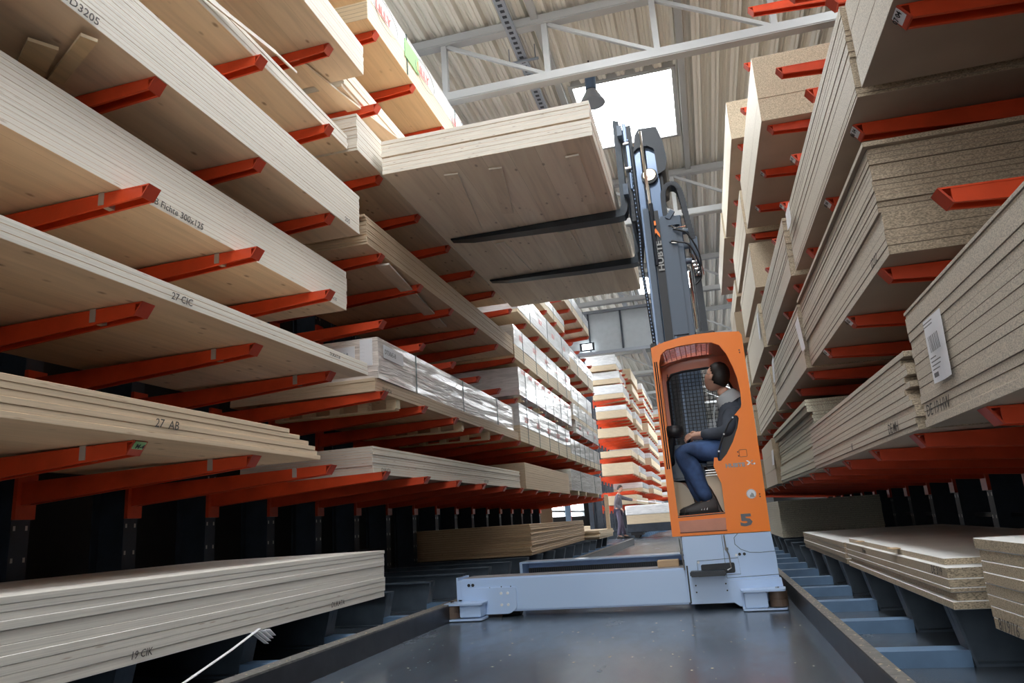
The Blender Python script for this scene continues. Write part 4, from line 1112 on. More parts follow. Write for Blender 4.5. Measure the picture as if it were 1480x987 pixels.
# black door pad with rod
bm = B(); tube(bm, [(.278, CF-.004, 1.455), (.225, CF-.006, 1.40), (.16, CF-.006, 1.285), (.122, CF-.006, 1.19), (.112, CF-.004, 1.14)], .007, 8); gr = cp('door_bar', bm, M['black'])
bm = B()
for x, z in ((.262, 1.443), (.178, 1.318), (.122, 1.187)): cyl(bm, (x, CF-.014, z), .007, .006, 'y', 10)
o = obj('bolt', bm, M['white_paint'], gr)
bm = B(); prism(bm, [(.305, 1.44), (.288, 1.363), (.24, 1.255), (.179, 1.161), (.13, 1.115), (.119, 1.13), (.165, 1.285), (.228, 1.40), (.285, 1.455)], CF+.10, CF+.115); cp('door_pad', bm, M['black'])
# pillar seals
bm = B()
for dx in (-.299, -.283): tube(bm, [(dx, CF-.004, 1.965), (dx+.006, CF-.004, 1.08)], .005, 6)
cp('rubber_seal', bm, M['black'])
bm = B()
for x, z in ((.385, 1.985), (.386, 1.965), (.385, .835), (.385, .815), (.265, 1.17), (.268, 1.138)): cyl(bm, (x, CF-.002, z), .005, .005, 'y', 8)
cp('bolt_hole', bm, M['truck_dark'])
bm = B(); pp = arc_round([(.275, 1.13), (.333, 1.13), (.333, 1.185), (.275, 1.185)], .008); line(bm, pp+[pp[0]], .0014, CF-.001); cp('hatch_outline', bm, M['truck_dark'])
h_ = text('HUBTE', .052, (.158, CF-.002, 1.055), NY, M['print_grey'], cab, 'printed_word', .0005, bold=.0022); h_.scale = (.92, .8, 1)
bm = B()
prism(bm, [(.318, 1.098), (.333, 1.098), (.352, 1.080), (.333, 1.062), (.318, 1.062), (.337, 1.080)], CF-.002, CF)
cyl(bm, (.378, CF-.001, 1.07), .007, .002, 'y', 12)
cp('logo_arrow', bm, M['white'], 'white arrow and dot of the logo')
bm = B(); prism(bm, [(.362, 1.098), (.373, 1.098), (.358, 1.083), (.353, 1.088)], CF-.002, CF); prism(bm, [(.353, 1.075), (.358, 1.078), (.370, 1.062), (.360, 1.062)], CF-.002, CF)
cp('logo_cross', bm, M['print_grey'])
five = text('5', .13, (.212, CF-.002, .606), NY, M['print_dark'], cab, 'printed_number', .0005, bold=.006); five.scale = (1.45, .92, 1)
bm = B(); cyl(bm, (.323, CF-.0005, .84), .037, .002, 'y', 32); st = cp('round_sticker', bm, M['white'], 'round white safety sticker')
bm = B(); tube(bm, [(.323+.034*math.cos(a_), CF-.002, .84+.034*math.sin(a_)) for a_ in [2*PI*k/28 for k in range(29)]], .0015, 4); prism(bm, [(.31, .815), (.345, .815), (.34, .84), (.325, .85), (.32, .835), (.312, .835)], CF-.003, CF-.001); obj('sticker_print', bm, M['print_grey'], st)
# rear view mirror / lamp on the cab roof corner
bm = B(); box(bm, -.36, -.30, 6.9, 7.0, 2.16, 2.30); bmesh.ops.bevel(bm, geom=bm.edges[:], offset=.01, segments=2, affect='EDGES'); tube(bm, [(-.31, 6.95, 2.18), (-.27, 6.95, 2.1)], .012, 6); cp('work_lamp', bm, M['black'])

# --- mast
MY = 7.35
ms = bpy.data.objects.new('mast', None); link(ms, TR); ms['label'] = 'blue grey telescopic mast with energy chain'; ms.location = (0, -OY, 0)
def mp_(name, bm, m, label=None, smooth=False, parent=None):
    o = each(name, bm, m, parent or ms, smooth=smooth)[0] if name in MULTI else obj(name, bm, m, parent or ms, smooth)
    if label: o['label'] = label
    return o
for yy in (MY, MY+.72):   # outer channels, near and far
    bm = B(); box(bm, -.235, .075, yy, yy+.10, .33, 3.72); bmesh.ops.bevel(bm, geom=bm.edges[:], offset=.008, segments=1, affect='EDGES'); ou = mp_('outer_channel', bm, M['mast'])
    bm = B(); box(bm, -.30, -.24, yy-.004, yy+.09, .33, 3.85); bmesh.ops.bevel(bm, geom=bm.edges[:], offset=.01, segments=2, affect='EDGES'); mp_('mast_profile', bm, M['mast'])
    bm = B(); box(bm, -.225, -.145, yy-.012, yy, .35, 3.80); mp_('guide_groove', bm, M['black'], parent=ou)
    bm = B(); box(bm, -.125, -.115, yy-.010, yy, .35, 3.70); mp_('edge_strip', bm, M['mast_lt'], parent=ou)
for yy in (MY+.03, MY+.66):   # inner stage
    bm = B(); box(bm, -.325, -.255, yy, yy+.09, 2.2, 4.55); box(bm, -.205, -.085, yy+.01, yy+.08, 2.2, 4.58); bmesh.ops.bevel(bm, geom=bm.edges[:], offset=.006, segments=1, affect='EDGES'); mp_('inner_stage', bm, M['mast_lt'])
    bm = B(); box(bm, -.078, -.055, yy, yy+.06, 2.2, 4.45); mp_('inner_rail', bm, M['black'])
bm = B(); tube(bm, [(-.222, MY-.02, 3.80), (-.232, MY-.02, 4.72)], .018, 12); mp_('lift_cylinder_rod', bm, M['chrome'], 'polished lift cylinder rod')
bm = B(); tube(bm, [(-.215, MY-.015, 3.88), (-.215, MY-.015, 3.2)], .026, 12); mp_('lift_cylinder', bm, M['navy_black'])
bm = B(); prism(bm, arc_round([(-.325, 4.50), (-.29, 4.70), (-.25, 4.76), (-.06, 4.75), (-.01, 4.56), (.01, 4.36), (-.015, 4.24), (-.10, 4.20), (-.11, 4.50), (-.18, 4.55), (-.28, 4.54)], .015), MY-.02, MY+.8); mp_('mast_head_cover', bm, M['navy_black'], 'black rounded mast head cover')
bm = B(); cyl(bm, (-.19, MY+.005, 4.20), .085, .04, 'y', 24); hd = mp_('chain_sheave', bm, M['black'])
bm = B(); cyl(bm, (-.19, MY-.02, 4.21), .065, .012, 'y', 24); cyl(bm, (-.19, MY-.027, 4.21), .03, .012, 'y', 16); mp_('sheave_cap', bm, M['brass'], parent=hd)
bm = B(); box(bm, -.135, .01, MY-.03, MY, 2.45, 3.72); 
mp_('side_plate', bm, M['mast'])
w_ = text('HUBTE', .105, (0, 0, 0), (0, 0, 0), M['print_grey'], ms, 'printed_word', .0006, bold=.003); w_.matrix_local = Matrix.Translation((-.125-.03, MY-.034, 3.05)) @ Matrix.Rotation(PI/2, 4, 'X') @ Matrix.Rotation(PI/2, 4, 'Z')
w_.matrix_local = Matrix.Translation((-.19-.0, MY-.034, 3.0)) @ Matrix.Rotation(-0, 4, 'Y') @ Matrix.Rotation(PI/2, 4, 'X') @ Matrix.Rotation(PI/2, 4, 'Z')
w_.location = (-.15, MY-.034, 3.13); w_.scale = (1, .75, 1)
bm = B(); prism(bm, [(-.235, 3.56), (-.20, 3.62), (-.165, 3.56), (-.18, 3.55), (-.20, 3.585), (-.22, 3.55)], MY-.036, MY-.033); cyl(bm, (-.20, MY-.034, 3.69), .014, .003, 'y', 12)
bm.free(); bm = B(); prism(bm, [(-.225, 3.53), (-.19, 3.60), (-.155, 3.53), (-.155, 3.49), (-.19, 3.55), (-.225, 3.49)], MY-.036, MY-.033); box(bm, -.215, -.18, MY-.036, MY-.033, 3.63, 3.68)
mp_('logo_arrow', bm, M['orange'], 'orange arrow of the logo on the mast')
# right hand black column, cylinder and rod
bm = B(); box(bm, .02, .075, MY+.01, MY+.12, 2.35, 3.68); mp_('rear_column', bm, M['black'])
bm = B(); box(bm, .135, .20, MY+.05, MY+.16, 2.2, 3.45); box(bm, .115, .13, MY+.04, MY+.13, 2.2, 3.40); mp_('rear_column', bm, M['navy_black'])
bm = B(); tube(bm, [(.095, MY+.03, 2.5), (.092, MY+.03, 3.1)], .014, 10); mp_('cylinder_rod', bm, M['chrome'])
bm = B(); box(bm, .06, .26, MY-.02, MY+.16, 2.15, 2.46); bmesh.ops.bevel(bm, geom=bm.edges[:], offset=.02, segments=1, affect='EDGES'); mp_('valve_block', bm, M['black'])
# energy chain loop
ec = [(-.075, 3.72), (-.08, 3.88), (-.07, 4.0), (-.03, 4.075), (.03, 4.09), (.085, 4.04), (.115, 3.9), (.14, 3.65), (.17, 3.45)]
bm = B()
def smooth_path(p, n=6):
    out = []
    for i in range(len(p)-1):
        p0 = Vector(p[max(i-1, 0)]); p1 = Vector(p[i]); p2 = Vector(p[i+1]); p3 = Vector(p[min(i+2, len(p)-1)])
        for k in range(n):
            t = k/n
            out.append(.5*((2*p1)+(-p0+p2)*t+(2*p0-5*p1+4*p2-p3)*t*t+(-p0+3*p1-3*p2+p3)*t**3))
    out.append(Vector(p[-1])); return out
sp = smooth_path(ec, 5)
for i in range(len(sp)-1):
    a_, b_ = sp[i], sp[i+1]; d = (b_-a_)
    bar(bm, (a_.x, MY+.1, a_.y), (b_.x+d.x*.1, MY+.1, b_.y+d.y*.1), .16, .05) if abs(d.y) < abs(d.x)*3 else box(bm, min(a_.x, b_.x)-.025, max(a_.x, b_.x)+.025, MY+.02, MY+.18, min(a_.y, b_.y), max(a_.y, b_.y)+.004)
mp_('energy_chain', bm, M['navy_black'], 'black looped energy chain')
bm = B(); box(bm, .14, .21, MY+.03, MY+.17, 3.05, 3.47); mp_('chain_bracket', bm, M['mast'])
bm = B()
for i, (a_, b_) in enumerate((((-.02, 3.55), (.20, 3.28)), ((-.05, 3.42), (.19, 3.16)))):
    pth = smooth_path([(a_[0], a_[1]), (a_[0]+.06, a_[1]-.02), (.12, (a_[1]+b_[1])/2+.06), (b_[0], b_[1]), (b_[0]+.01, b_[1]-.16), (b_[0]-.06, b_[1]-.24)], 5)
    tube(bm, [(q.x, MY-.06-.02*i, q.y) for q in pth], .009, 6)
mp_('hydraulic_hose', bm, M['black'])
bm = B()
for i in range(5):
    x = .12+i*.022; tube(bm, [(x, MY-.01, 3.28-.015*i), (x+.01, MY-.03, 3.14), (x+.02, MY-.02, 3.03)], .006, 6)
for i in range(4): cyl(bm, (.15+.012*i, MY-.03, 3.18-.04*i), .013, .05, 'x', 8)
tube(bm, [(-.03, MY-.04, 3.60), (.0, MY-.05, 3.56), (.11, MY-.05, 3.57)], .007, 6); tube(bm, [(-.05, MY-.04, 3.44), (-.045, MY-.05, 3.41), (.02, MY-.05, 3.40)], .008, 6)
mp_('pipe_fitting', bm, M['chrome'], 'shiny hydraulic pipes and fittings')
bm = B(); box(bm, -.06, .05, MY-.05, MY, 3.60, 3.66); box(bm, -.07, -.03, MY-.055, MY, 3.42, 3.49); bar(bm, (-.06, MY-.03, 3.68), (.0, MY-.03, 3.76), .04, .05); mp_('bracket', bm, M['mast'])
for k in range(3):
    bm = B(); cyl(bm, (.10, MY-.02, 3.52-.16*k), .03, .06, 'x', 14); mp_('roller', bm, M['mast'])

# fork carriage
FY = (7.42, 8.98)
cr = bpy.data.objects.new('fork_carriage', None); link(cr, TR); cr.location = (0, -OY, 0)
def crp(name, bm, m, label=None, parent=None, smooth=False):
    o = each(name, bm, m, parent or cr, smooth=smooth)[0] if name in MULTI else obj(name, bm, m, parent or cr, smooth)
    if label: o['label'] = label
    return o
bm = B()
for z in (4.0, 4.68): box(bm, -.47, -.42, 7.25, 9.2, z, z+.12)
crp('carriage_bar', bm, M['mast'])
bm = B(); box(bm, -.42, -.33, 7.40, 7.48, 3.75, 4.86); box(bm, -.42, -.33, 8.0, 8.08, 3.75, 4.86); crp('carriage_upright', bm, M['navy_black'])
bm = B(); box(bm, -.405, -.36, 7.37, 7.40, 4.35, 4.62); box(bm, -.42, -.38, 7.37, 7.40, 4.66, 4.88); box(bm, -.40, -.37, 7.37, 7.40, 4.1, 4.3); bmesh.ops.bevel(bm, geom=bm.edges[:], offset=.008, segments=1, affect='EDGES'); crp('carriage_plate', bm, M['mast_lt'])
bm = B()
for z in (4.34, 4.63): cyl(bm, (-.40, 7.36, z), .015, .06, 'x', 10)
crp('bolt', bm, M['chrome'])
for yf in FY:
    w2 = .08
    prof_ = [(-.575, 3.80), (-.56, 3.76), (-.53, 3.735), (-.49, 3.72), (-.47, 3.725), (-.445, 3.76), (-.44, 3.80)]
    bm = B()
    out = [(-2.43, 3.878), (-2.44, 3.872), (-2.43, 3.855), (-2.2, 3.83), (-1.2, 3.805), (-.56, 3.80), (-.49, 3.81), (-.462, 3.85), (-.45, 3.90), (-.45, 4.9), (-.505, 4.92), (-.515, 4.9), (-.515, 3.93), (-.53, 3.89), (-.56, 3.88)]
    prism(bm, out, yf-w2, yf+w2)
    # taper the tip in plan
    for v in bm.verts:
        if v.co.x < -2.1: v.co.y = yf+(v.co.y-yf)*(.55 if v.co.x < -2.4 else .85)
    bmesh.ops.bevel(bm, geom=[e for e in bm.edges if abs(e.verts[0].co.y-e.verts[1].co.y) < .001 or True][:0] or [], offset=.005, affect='EDGES') if False else None
    crp('fork', bm, M['fork'], 'black steel fork')
# lift chain and hoses dropping from the carriage
bm = B()
pth = [(-.375, 7.40, 4.68), (-.37, 7.40, 4.2), (-.36, 7.39, 3.6), (-.375, 7.39, 3.2), (-.355, 7.39, 2.8), (-.335, 7.39, 2.35)]
tube(bm, pth, .017, 8); hc = crp('lift_chain', bm, M['navy_black'])
bm = B()
for i in range(60):
    t = i/59*(len(pth)-1); k = min(int(t), len(pth)-2); q = Vector(pth[k]).lerp(Vector(pth[k+1]), t-k)
    box(bm, q.x-.006, q.x+.006, q.y-.02, q.y-.015, q.z-.008, q.z+.008)
crp('chain_link', bm, M['mast_lt'], parent=hc)
bm = B(); tube(bm, [(-.34, 7.42, 4.6), (-.33, 7.42, 4.2), (-.335, 7.42, 3.9), (-.345, 7.42, 3.5), (-.38, 7.42, 3.25), (-.385, 7.42, 3.4)], .022, 8); crp('hose', bm, M['black'])
bm = B(); box(bm, -.33, -.27, 7.42, 7.5, 3.35, 3.62); crp('guard_block', bm, M['black'])
bm = B()
for yy in (7.5, 8.0):
    for z in (3.85, 4.45): box(bm, -.42, -.17, yy, yy+.05, z, z+.12)
crp('carriage_arm', bm, M['mast'])

# ------------------------------------------------------------------ people
def skin_body(name, joints, edges, mat_, parent=None, sub=2, root=0):
    """joints: {key: ((x,y,z), r)}"""
    keys = list(joints); idx = {k: i for i, k in enumerate(keys)}
    me = bpy.data.meshes.new(name)
    me.from_pydata([joints[k][0] for k in keys], [(idx[a], idx[b]) for a, b in edges], [])
    o = bpy.data.objects.new(name, me); link(o)
    md = o.modifiers.new('skin', 'SKIN'); md.use_smooth_shade = True
    sv = me.skin_vertices[0].data
    for k in keys:
        r = joints[k][1]; sv[idx[k]].radius = r if isinstance(r, tuple) else (r, r)
        sv[idx[k]].use_root = (k == keys[root])
    o.modifiers.new('sub', 'SUBSURF').levels = sub; o.modifiers['sub'].render_levels = sub
    dg = bpy.context.evaluated_depsgraph_get()
    m2 = bpy.data.meshes.new_from_object(o.evaluated_get(dg))
    C.objects.unlink(o); bpy.data.objects.remove(o)
    m2.materials.clear(); m2.materials.append(mat_)
    for p in m2.polygons: p.use_smooth = True
    o = bpy.data.objects.new(name, m2); link(o, parent)
    return o
def ell(bm, c, r, rot=None, seg=20):
    Mx = Matrix.Translation(c)
    if rot: Mx = Mx @ rot
    Mx = Mx @ Matrix.Diagonal((*r, 1))
    bmesh.ops.create_uvsphere(bm, u_segments=seg, v_segments=seg//2+2, radius=1, matrix=Mx)

def head_mesh(c, fwd, up, size):
    """head with brow, nose, lips, chin and ears; fwd/up unit vectors; size = half height"""
    f = Vector(fwd).normalized(); u = Vector(up); u = (u-f*u.dot(f)).normalized(); r = f.cross(u)
    bm = B()
    bmesh.ops.create_uvsphere(bm, u_segments=32, v_segments=24, radius=1)
    for v in bm.verts:
        x, y, z = v.co      # x forward, y side, z up
        fx = .80 if x > 0 else .92
        X = x*.82; Y = y*.66; Zc = z
        if z < 0:
            t = -z; Y *= 1-.38*t*t; X = X*(1-.20*t)+(.10*t if x > 0 else .14*t)
        if x > .3: X -= .05*(1-abs(z))*(abs(y) < .6)      # flatten face
        if x > .5 and abs(y) < .28:
            if -.35 < z < .12: X += .20*(1-abs(z+.20)/.35)*(1-abs(y)/.28) if abs(z+.20) < .35 else 0   # nose
        if x > .4 and abs(y) > .1 and -.02 < z < .2: X -= .05                 # eye sockets
        if x > .4 and abs(y) < .35 and -.62 < z < -.45: X += .05             # lips
        if x > .2 and abs(y) < .3 and z < -.75: X += .08                      # chin
        v.co = Vector((X, Y, Zc))
    for s in (-1, 1): ell(bm, (-.02, s*.67, -.08), (.15, .07, .22), seg=12)
    Mx = Matrix.Translation(c) @ Matrix(((f.x, r.x, u.x, 0), (f.y, r.y, u.y, 0), (f.z, r.z, u.z, 0), (0, 0, 0, 1))) @ Matrix.Scale(size, 4)
    bmesh.ops.transform(bm, matrix=Mx, verts=bm.verts)
    return bm, Mx
def hair_mesh(Mx, long=0):
    bm = B()
    bmesh.ops.create_uvsphere(bm, u_segments=32, v_segments=24, radius=1)
    kill = []
    rnd = random.Random(2)
    for v in bm.verts:
        x, y, z = v.co
        # keep crown, back and sides
        thr = .52 if x > .5 else (.52-(.5-x)/.2*.34 if x > .3 else (.18 if x > .05 else (.18-(.05-x)/.35*.66 if x > -.3 else -.50)))
        cut = z < thr+rnd.uniform(-.03, .03)
        if cut: kill.append(v)
        w = 1.03+rnd.uniform(-.01, .03)
        v.co = Vector((x*.84*w, y*.70*w*(1 if z > -.1 else 1-.3*(-z)), z*1.03*w))
    bmesh.ops.delete(bm, geom=kill, context='VERTS')
    ret = bmesh.ops.extrude_face_region(bm, geom=bm.faces[:])
    for g in ret['geom']:
        if isinstance(g, bmesh.types.BMVert): g.co *= .93
    bmesh.ops.transform(bm, matrix=Mx, verts=bm.verts)
    return bm
def join_into(o, bm):
    """merge extra geometry into an object's mesh (same material)"""
    b2 = bmesh.new(); b2.from_mesh(o.data)
    me = bpy.data.meshes.new('t'); bm.to_mesh(me); bm.free(); b2.from_mesh(me); bpy.data.meshes.remove(me)
    b2.to_mesh(o.data); b2.free()
    for p in o.data.polygons: p.use_smooth = True

def hand(joints, edges, pre, wrist, d, side, up, parent_key, s=1., curl=.6):
    """five fingers from a palm; d = pointing direction, side = towards the thumb, up = back of hand"""
    d = Vector(d).normalized(); side = Vector(side).normalized(); up = Vector(up).normalized(); w = Vector(wrist)
    palm = w+d*.05*s
    joints[pre+'palm'] = (tuple(palm), (.034*s, .018*s)); edges.append((parent_key, pre+'palm'))
    ln = [.036, .042, .040, .032]
    for i in range(4):
        base = w+d*.088*s+side*(.030-.020*i)*s
        j0 = pre+'k%d' % i
        joints[j0] = (tuple(base), .0095*s); edges.append((pre+'palm', j0))
        q = base; dd = d.copy(); pk = j0
        for k in range(2):
            dd = (dd-up*curl).normalized(); q = q+dd*ln[i]*s*(1 if k == 0 else .8)
            kk = pre+'f%d%d' % (i, k); joints[kk] = (tuple(q), (.0085-.0012*k)*s); edges.append((pk, kk)); pk = kk
    q = w+d*.03*s+side*.035*s; joints[pre+'t0'] = (tuple(q), .011*s); edges.append((pre+'palm', pre+'t0'))
    q = q+(d*.6+side*.6-up*.3).normalized()*.035*s; joints[pre+'t1'] = (tuple(q), .0095*s); edges.append((pre+'t0', pre+'t1'))
    q = q+(d-up*.4).normalized()*.028*s; joints[pre+'t2'] = (tuple(q), .008*s); edges.append((pre+'t1', pre+'t2'))

# seated driver: faces -x, looks up to the load
DY = 6.47
dr = thing('person', 'seated driver in dark hoodie, jeans and trainers looking up from the orange cab', 'person', (.2, DY, 1.125))
def D(x, y, z): return (x-.2, y-DY, z-1.125)
J = {}; Ed = []
J['pelvis'] = (D(.21, DY, 1.215), (.10, .085)); J['belly'] = (D(.235, DY, 1.34), (.09, .10)); J['chest'] = (D(.255, DY, 1.47), (.08, .09))
J['neck0'] = (D(.255, DY, 1.62), .06); J['neck1'] = (D(.215, DY, 1.75), .054)
Ed += [('pelvis', 'belly'), ('belly', 'chest'), ('chest', 'neck0'), ('neck0', 'neck1')]
for s, nm in ((-1, 'n'), (1, 'f')):
    J['sh'+nm] = (D(.275, DY+s*.14, 1.52), .028); J['el'+nm] = (D(.215 if s < 0 else .2, DY+s*.20, 1.335), .038)
    J['wr'+nm] = (D(-.015 if s < 0 else -.01, DY+s*(.13 if s < 0 else .12), 1.355 if s < 0 else 1.36), .025)
    Ed += [('chest', 'sh'+nm), ('sh'+nm, 'el'+nm), ('el'+nm, 'wr'+nm)]
    J['hip'+nm] = (D(.17, DY+s*.09, 1.20), .075); J['kn'+nm] = (D(-.19 if s < 0 else -.205, DY+s*.12, 1.235), .055)
    J['an'+nm] = (D(.0 if s < 0 else -.05, DY+s*.10, .80), .033); J['toe'+nm] = (D(-.11 if s < 0 else -.16, DY+s*.11, .742), .016)
    Ed += [('pelvis', 'hip'+nm), ('hip'+nm, 'kn'+nm), ('kn'+nm, 'an'+nm), ('an'+nm, 'toe'+nm)]
hand(J, Ed, 'hn', Vector(J['wrn'][0]), (-1, .05, -.1), (0, .5, .6), (0, -.7, .6), 'wrn', .9, .7)
hand(J, Ed, 'hf', Vector(J['wrf'][0]), (-1, 0, -.15), (0, -.6, .5), (0, .5, .8), 'wrf', .9, .6)
body_ = skin_body('body', J, Ed, M['skin'], dr)
fwd = Vector((-.70, .52, .48)); hc_ = Vector(D(.19, DY, 1.835))
hb, HM = head_mesh(hc_, fwd, (.35, -.1, .95), .128)
join_into(body_, hb)
obj('hair', hair_mesh(HM), M['hair'], dr, True)
# glasses
bm = B()
for s in (-1, 1):
    tube(bm, [HM @ Vector((.80, s*.27+.17*math.cos(a_), .04+.13*math.sin(a_))) for a_ in [2*PI*k/14 for k in range(15)]], .0022, 5)
    tube(bm, [HM @ Vector((.80, s*.44, .06)), HM @ Vector((.55, s*.66, .05)), HM @ Vector((-.05, s*.70, .02))], .0022, 5)
tube(bm, [HM @ Vector((.83, -.1, .06)), HM @ Vector((.83, .1, .06))], .0022, 5)
obj('glasses', bm, M['gold'], dr)
# hoodie
J2 = {'hem': (D(.215, DY, 1.20), (.125, .115)), 'belly': (D(.245, DY, 1.33), (.135, .14)), 'chest': (D(.265, DY, 1.47), (.145, .155)), 'col': (D(.265, DY, 1.59), (.10, .105)), 'top': (D(.245, DY, 1.64), .072)}
E2 = [('hem', 'belly'), ('belly', 'chest'), ('chest', 'col'), ('col', 'top')]
for s, nm in ((-1, 'n'), (1, 'f')):
    el = Vector(J['el'+nm][0]); wr = Vector(J['wr'+nm][0]); sh = Vector(J['sh'+nm][0])
    J2['sh'+nm] = (tuple(sh+Vector((.015, 0, .01))), .092); J2['ua'+nm] = (tuple(sh.lerp(el, .5)), .08); J2['el'+nm] = (tuple(el), .068); J2['fa'+nm] = (tuple(el.lerp(wr, .5)), .056); J2['cu'+nm] = (tuple(el.lerp(wr, .95)), .038)
    E2 += [('chest', 'sh'+nm), ('sh'+nm, 'ua'+nm), ('ua'+nm, 'el'+nm), ('el'+nm, 'fa'+nm), ('fa'+nm, 'cu'+nm)]
skin_body('hoodie', J2, E2, M['hoodie'], dr)
bm = B()
Rr = Matrix.Rotation(-.5, 4, 'Y')
for v_ in (0,):
    segs = 20
    rings = []
    for (h, r1, r2, dx) in ((-.04, .118, .115, .02), (-.005, .115, .112, .02), (.035, .10, .095, .02), (.065, .08, .08, .02), (.04, .062, .066, .01)):
        rings.append([bm.verts.new(Vector(D(.25, DY, 1.625)) + Rr.to_3x3() @ Vector((r1*math.cos(2*PI*k/segs)+dx, r2*math.sin(2*PI*k/segs), h))) for k in range(segs)])
    for i in range(len(rings)-1):
        for k in range(segs): bm.faces.new((rings[i][k], rings[i][(k+1) % segs], rings[i+1][(k+1) % segs], rings[i+1][k]))
obj('hood_lining', bm, M['hood_in'], dr, True)['label'] = 'pale grey hood lining round the neck'
bm = B(); ell(bm, Vector(D(.365, DY, 1.575)), (.065, .14, .085), Matrix.Rotation(.5, 4, 'Y'), 18); obj('hood', bm, M['hoodie'], dr, True)
bm = B(); tube(bm, [D(.145, DY-.03, 1.60), D(.125, DY-.045, 1.50), D(.12, DY-.045, 1.40)], .006, 6); obj('drawstring', bm, M['hood_in'], dr)
# jeans
J3 = {'pel': (D(.215, DY, 1.205), (.125, .10))}; E3 = []
for s, nm in ((-1, 'n'), (1, 'f')):
    hp = Vector(J['hip'+nm][0]); kn = Vector(J['kn'+nm][0]); an = Vector(J['an'+nm][0])
    J3['hp'+nm] = (tuple(hp), .11); J3['th'+nm] = (tuple(hp.lerp(kn, .5)+Vector((0, 0, .005))), .10); J3['kn'+nm] = (tuple(kn), .084)
    J3['ca'+nm] = (tuple(kn.lerp(an, .35)+Vector((.025, 0, 0))), .082); J3['lo'+nm] = (tuple(kn.lerp(an, .75)), .066); J3['cu'+nm] = (tuple(kn.lerp(an, 1.0)+Vector((.005, 0, 0))), .058)
    E3 += [('pel', 'hp'+nm), ('hp'+nm, 'th'+nm), ('th'+nm, 'kn'+nm), ('kn'+nm, 'ca'+nm), ('ca'+nm, 'lo'+nm), ('lo'+nm, 'cu'+nm)]
skin_body('jeans', J3, E3, M['jeans'], dr)
def shoe(parent, ankle, toe, w, floor_z, m1, m2, stripe=None):
    a = Vector(ankle); t = Vector(toe); d = (t-a); d.z = 0; L_ = d.length; d.normalize(); n = Vector((-d.y, d.x, 0))
    bm = B()
    secs = [(-.062, .024, .07, .030), (-.05, .034, .10, .030), (-.02, .038, .115, .0), (.03, .040, .10, 0), (.07, .042, .080, 0), (.12, .042, .062, 0), (.17, .038, .048, 0), (.20, .02, .030, 0)]
    rings = []
    for (x, hw, h, _) in secs:
        c = Vector((a.x, a.y, floor_z))+d*x
        rings.append([bm.verts.new(c+n*(hw*math.cos(PI*k/8))*w/.04+Vector((0, 0, .014+h*math.sin(PI*k/8)**.8))) for k in range(9)])
    for i in range(len(rings)-1):
        for k in range(8): bm.faces.new((rings[i][k], rings[i+1][k], rings[i+1][k+1], rings[i][k+1]))
        bm.faces.new((rings[i][0], rings[i][8], rings[i+1][8], rings[i+1][0]))
    bm.faces.new(rings[0]); bm.faces.new(rings[-1][::-1])
    sh_ = obj('shoe', bm, m1, parent, True)
    bm = B(); pl = []
    outl = [(-.068, .02), (-.055, .038), (.03, .042), (.12, .047), (.175, .038), (.207, .014)]
    pts = [(x, y*w/.04) for x, y in outl]+[(x, -y*w/.04) for x, y in outl[::-1]]
    va = [bm.verts.new(Vector((a.x, a.y, floor_z))+d*x+n*y) for x, y in pts]; vb = [bm.verts.new(v.co+Vector((0, 0, .02))) for v in va]
    bm.faces.new(va); bm.faces.new(vb[::-1])
    for i in range(len(va)): bm.faces.new((va[i], va[(i+1) % len(va)], vb[(i+1) % len(va)], vb[i]))
    obj('sole', bm, m2, sh_)
    if stripe:
        bm = B()
        for k in range(3):
            c = Vector((a.x, a.y, floor_z))+d*(.03+.022*k)
            side = n if (n.y < 0) else -n
            bar(bm, c+side*(w*1.02)+Vector((0, 0, .03)), c+side*(w*.62)-d*.012+Vector((0, 0, .075)), .008, .004)
        obj('stripe', bm, stripe, sh_)
for nm in ('n', 'f'): shoe(dr, J['an'+nm][0], J['toe'+nm][0], .046, .7125-1.125, M['shoe'], M['sole'], M['white_paint'] if nm == 'n' else None)

# standing man in the far hall: faces +x, right arm stretched to the pack
PX, PY = -3.17, 27.15
mn = thing('person', 'standing man in grey work clothes reaching over the pack on the cart', 'person', (PX, PY, 0))
J = {'pelvis': ((0, 0, .95), (.14, .11)), 'belly': ((.0, 0, 1.12), (.13, .11)), 'chest': ((.02, 0, 1.34), (.15, .12)), 'neck0': ((.05, 0, 1.52), .06), 'neck1': ((.08, 0, 1.60), .055)}
Ed = [('pelvis', 'belly'), ('belly', 'chest'), ('chest', 'neck0'), ('neck0', 'neck1')]
for s, nm in ((-1, 'n'), (1, 'f')):
    J['sh'+nm] = ((.04, s*.17, 1.46), .06)
    if s < 0: J['el'+nm] = ((-.06, s*.24, 1.18), .045); J['wr'+nm] = ((.12, s*.2, 1.02), .03)
    else: J['el'+nm] = ((.30, s*.18, 1.36), .045); J['wr'+nm] = ((.54, s*.12, 1.30), .03)
    J['hip'+nm] = ((0, s*.1, .92), .085); J['kn'+nm] = ((.03 if s < 0 else .06, s*.12, .50), .06); J['an'+nm] = ((-.06 if s < 0 else .12, s*.12, .09), .042); J['toe'+nm] = ((.08 if s < 0 else .26, s*.12, .05), .035)
    Ed += [('chest', 'sh'+nm), ('sh'+nm, 'el'+nm), ('el'+nm, 'wr'+nm), ('pelvis', 'hip'+nm), ('hip'+nm, 'kn'+nm), ('kn'+nm, 'an'+nm), ('an'+nm, 'toe'+nm)]
hand(J, Ed, 'hn', Vector(J['wrn'][0]), (.7, 0, -.7), (0, 1, 0), (.7, 0, .7), 'wrn', 1., .5)
hand(J, Ed, 'hf', Vector(J['wrf'][0]), (1, 0, -.1), (0, -1, 0), (0, 0, 1), 'wrf', 1., .6)
bd = skin_body('body', J, Ed, M['skin'], mn)
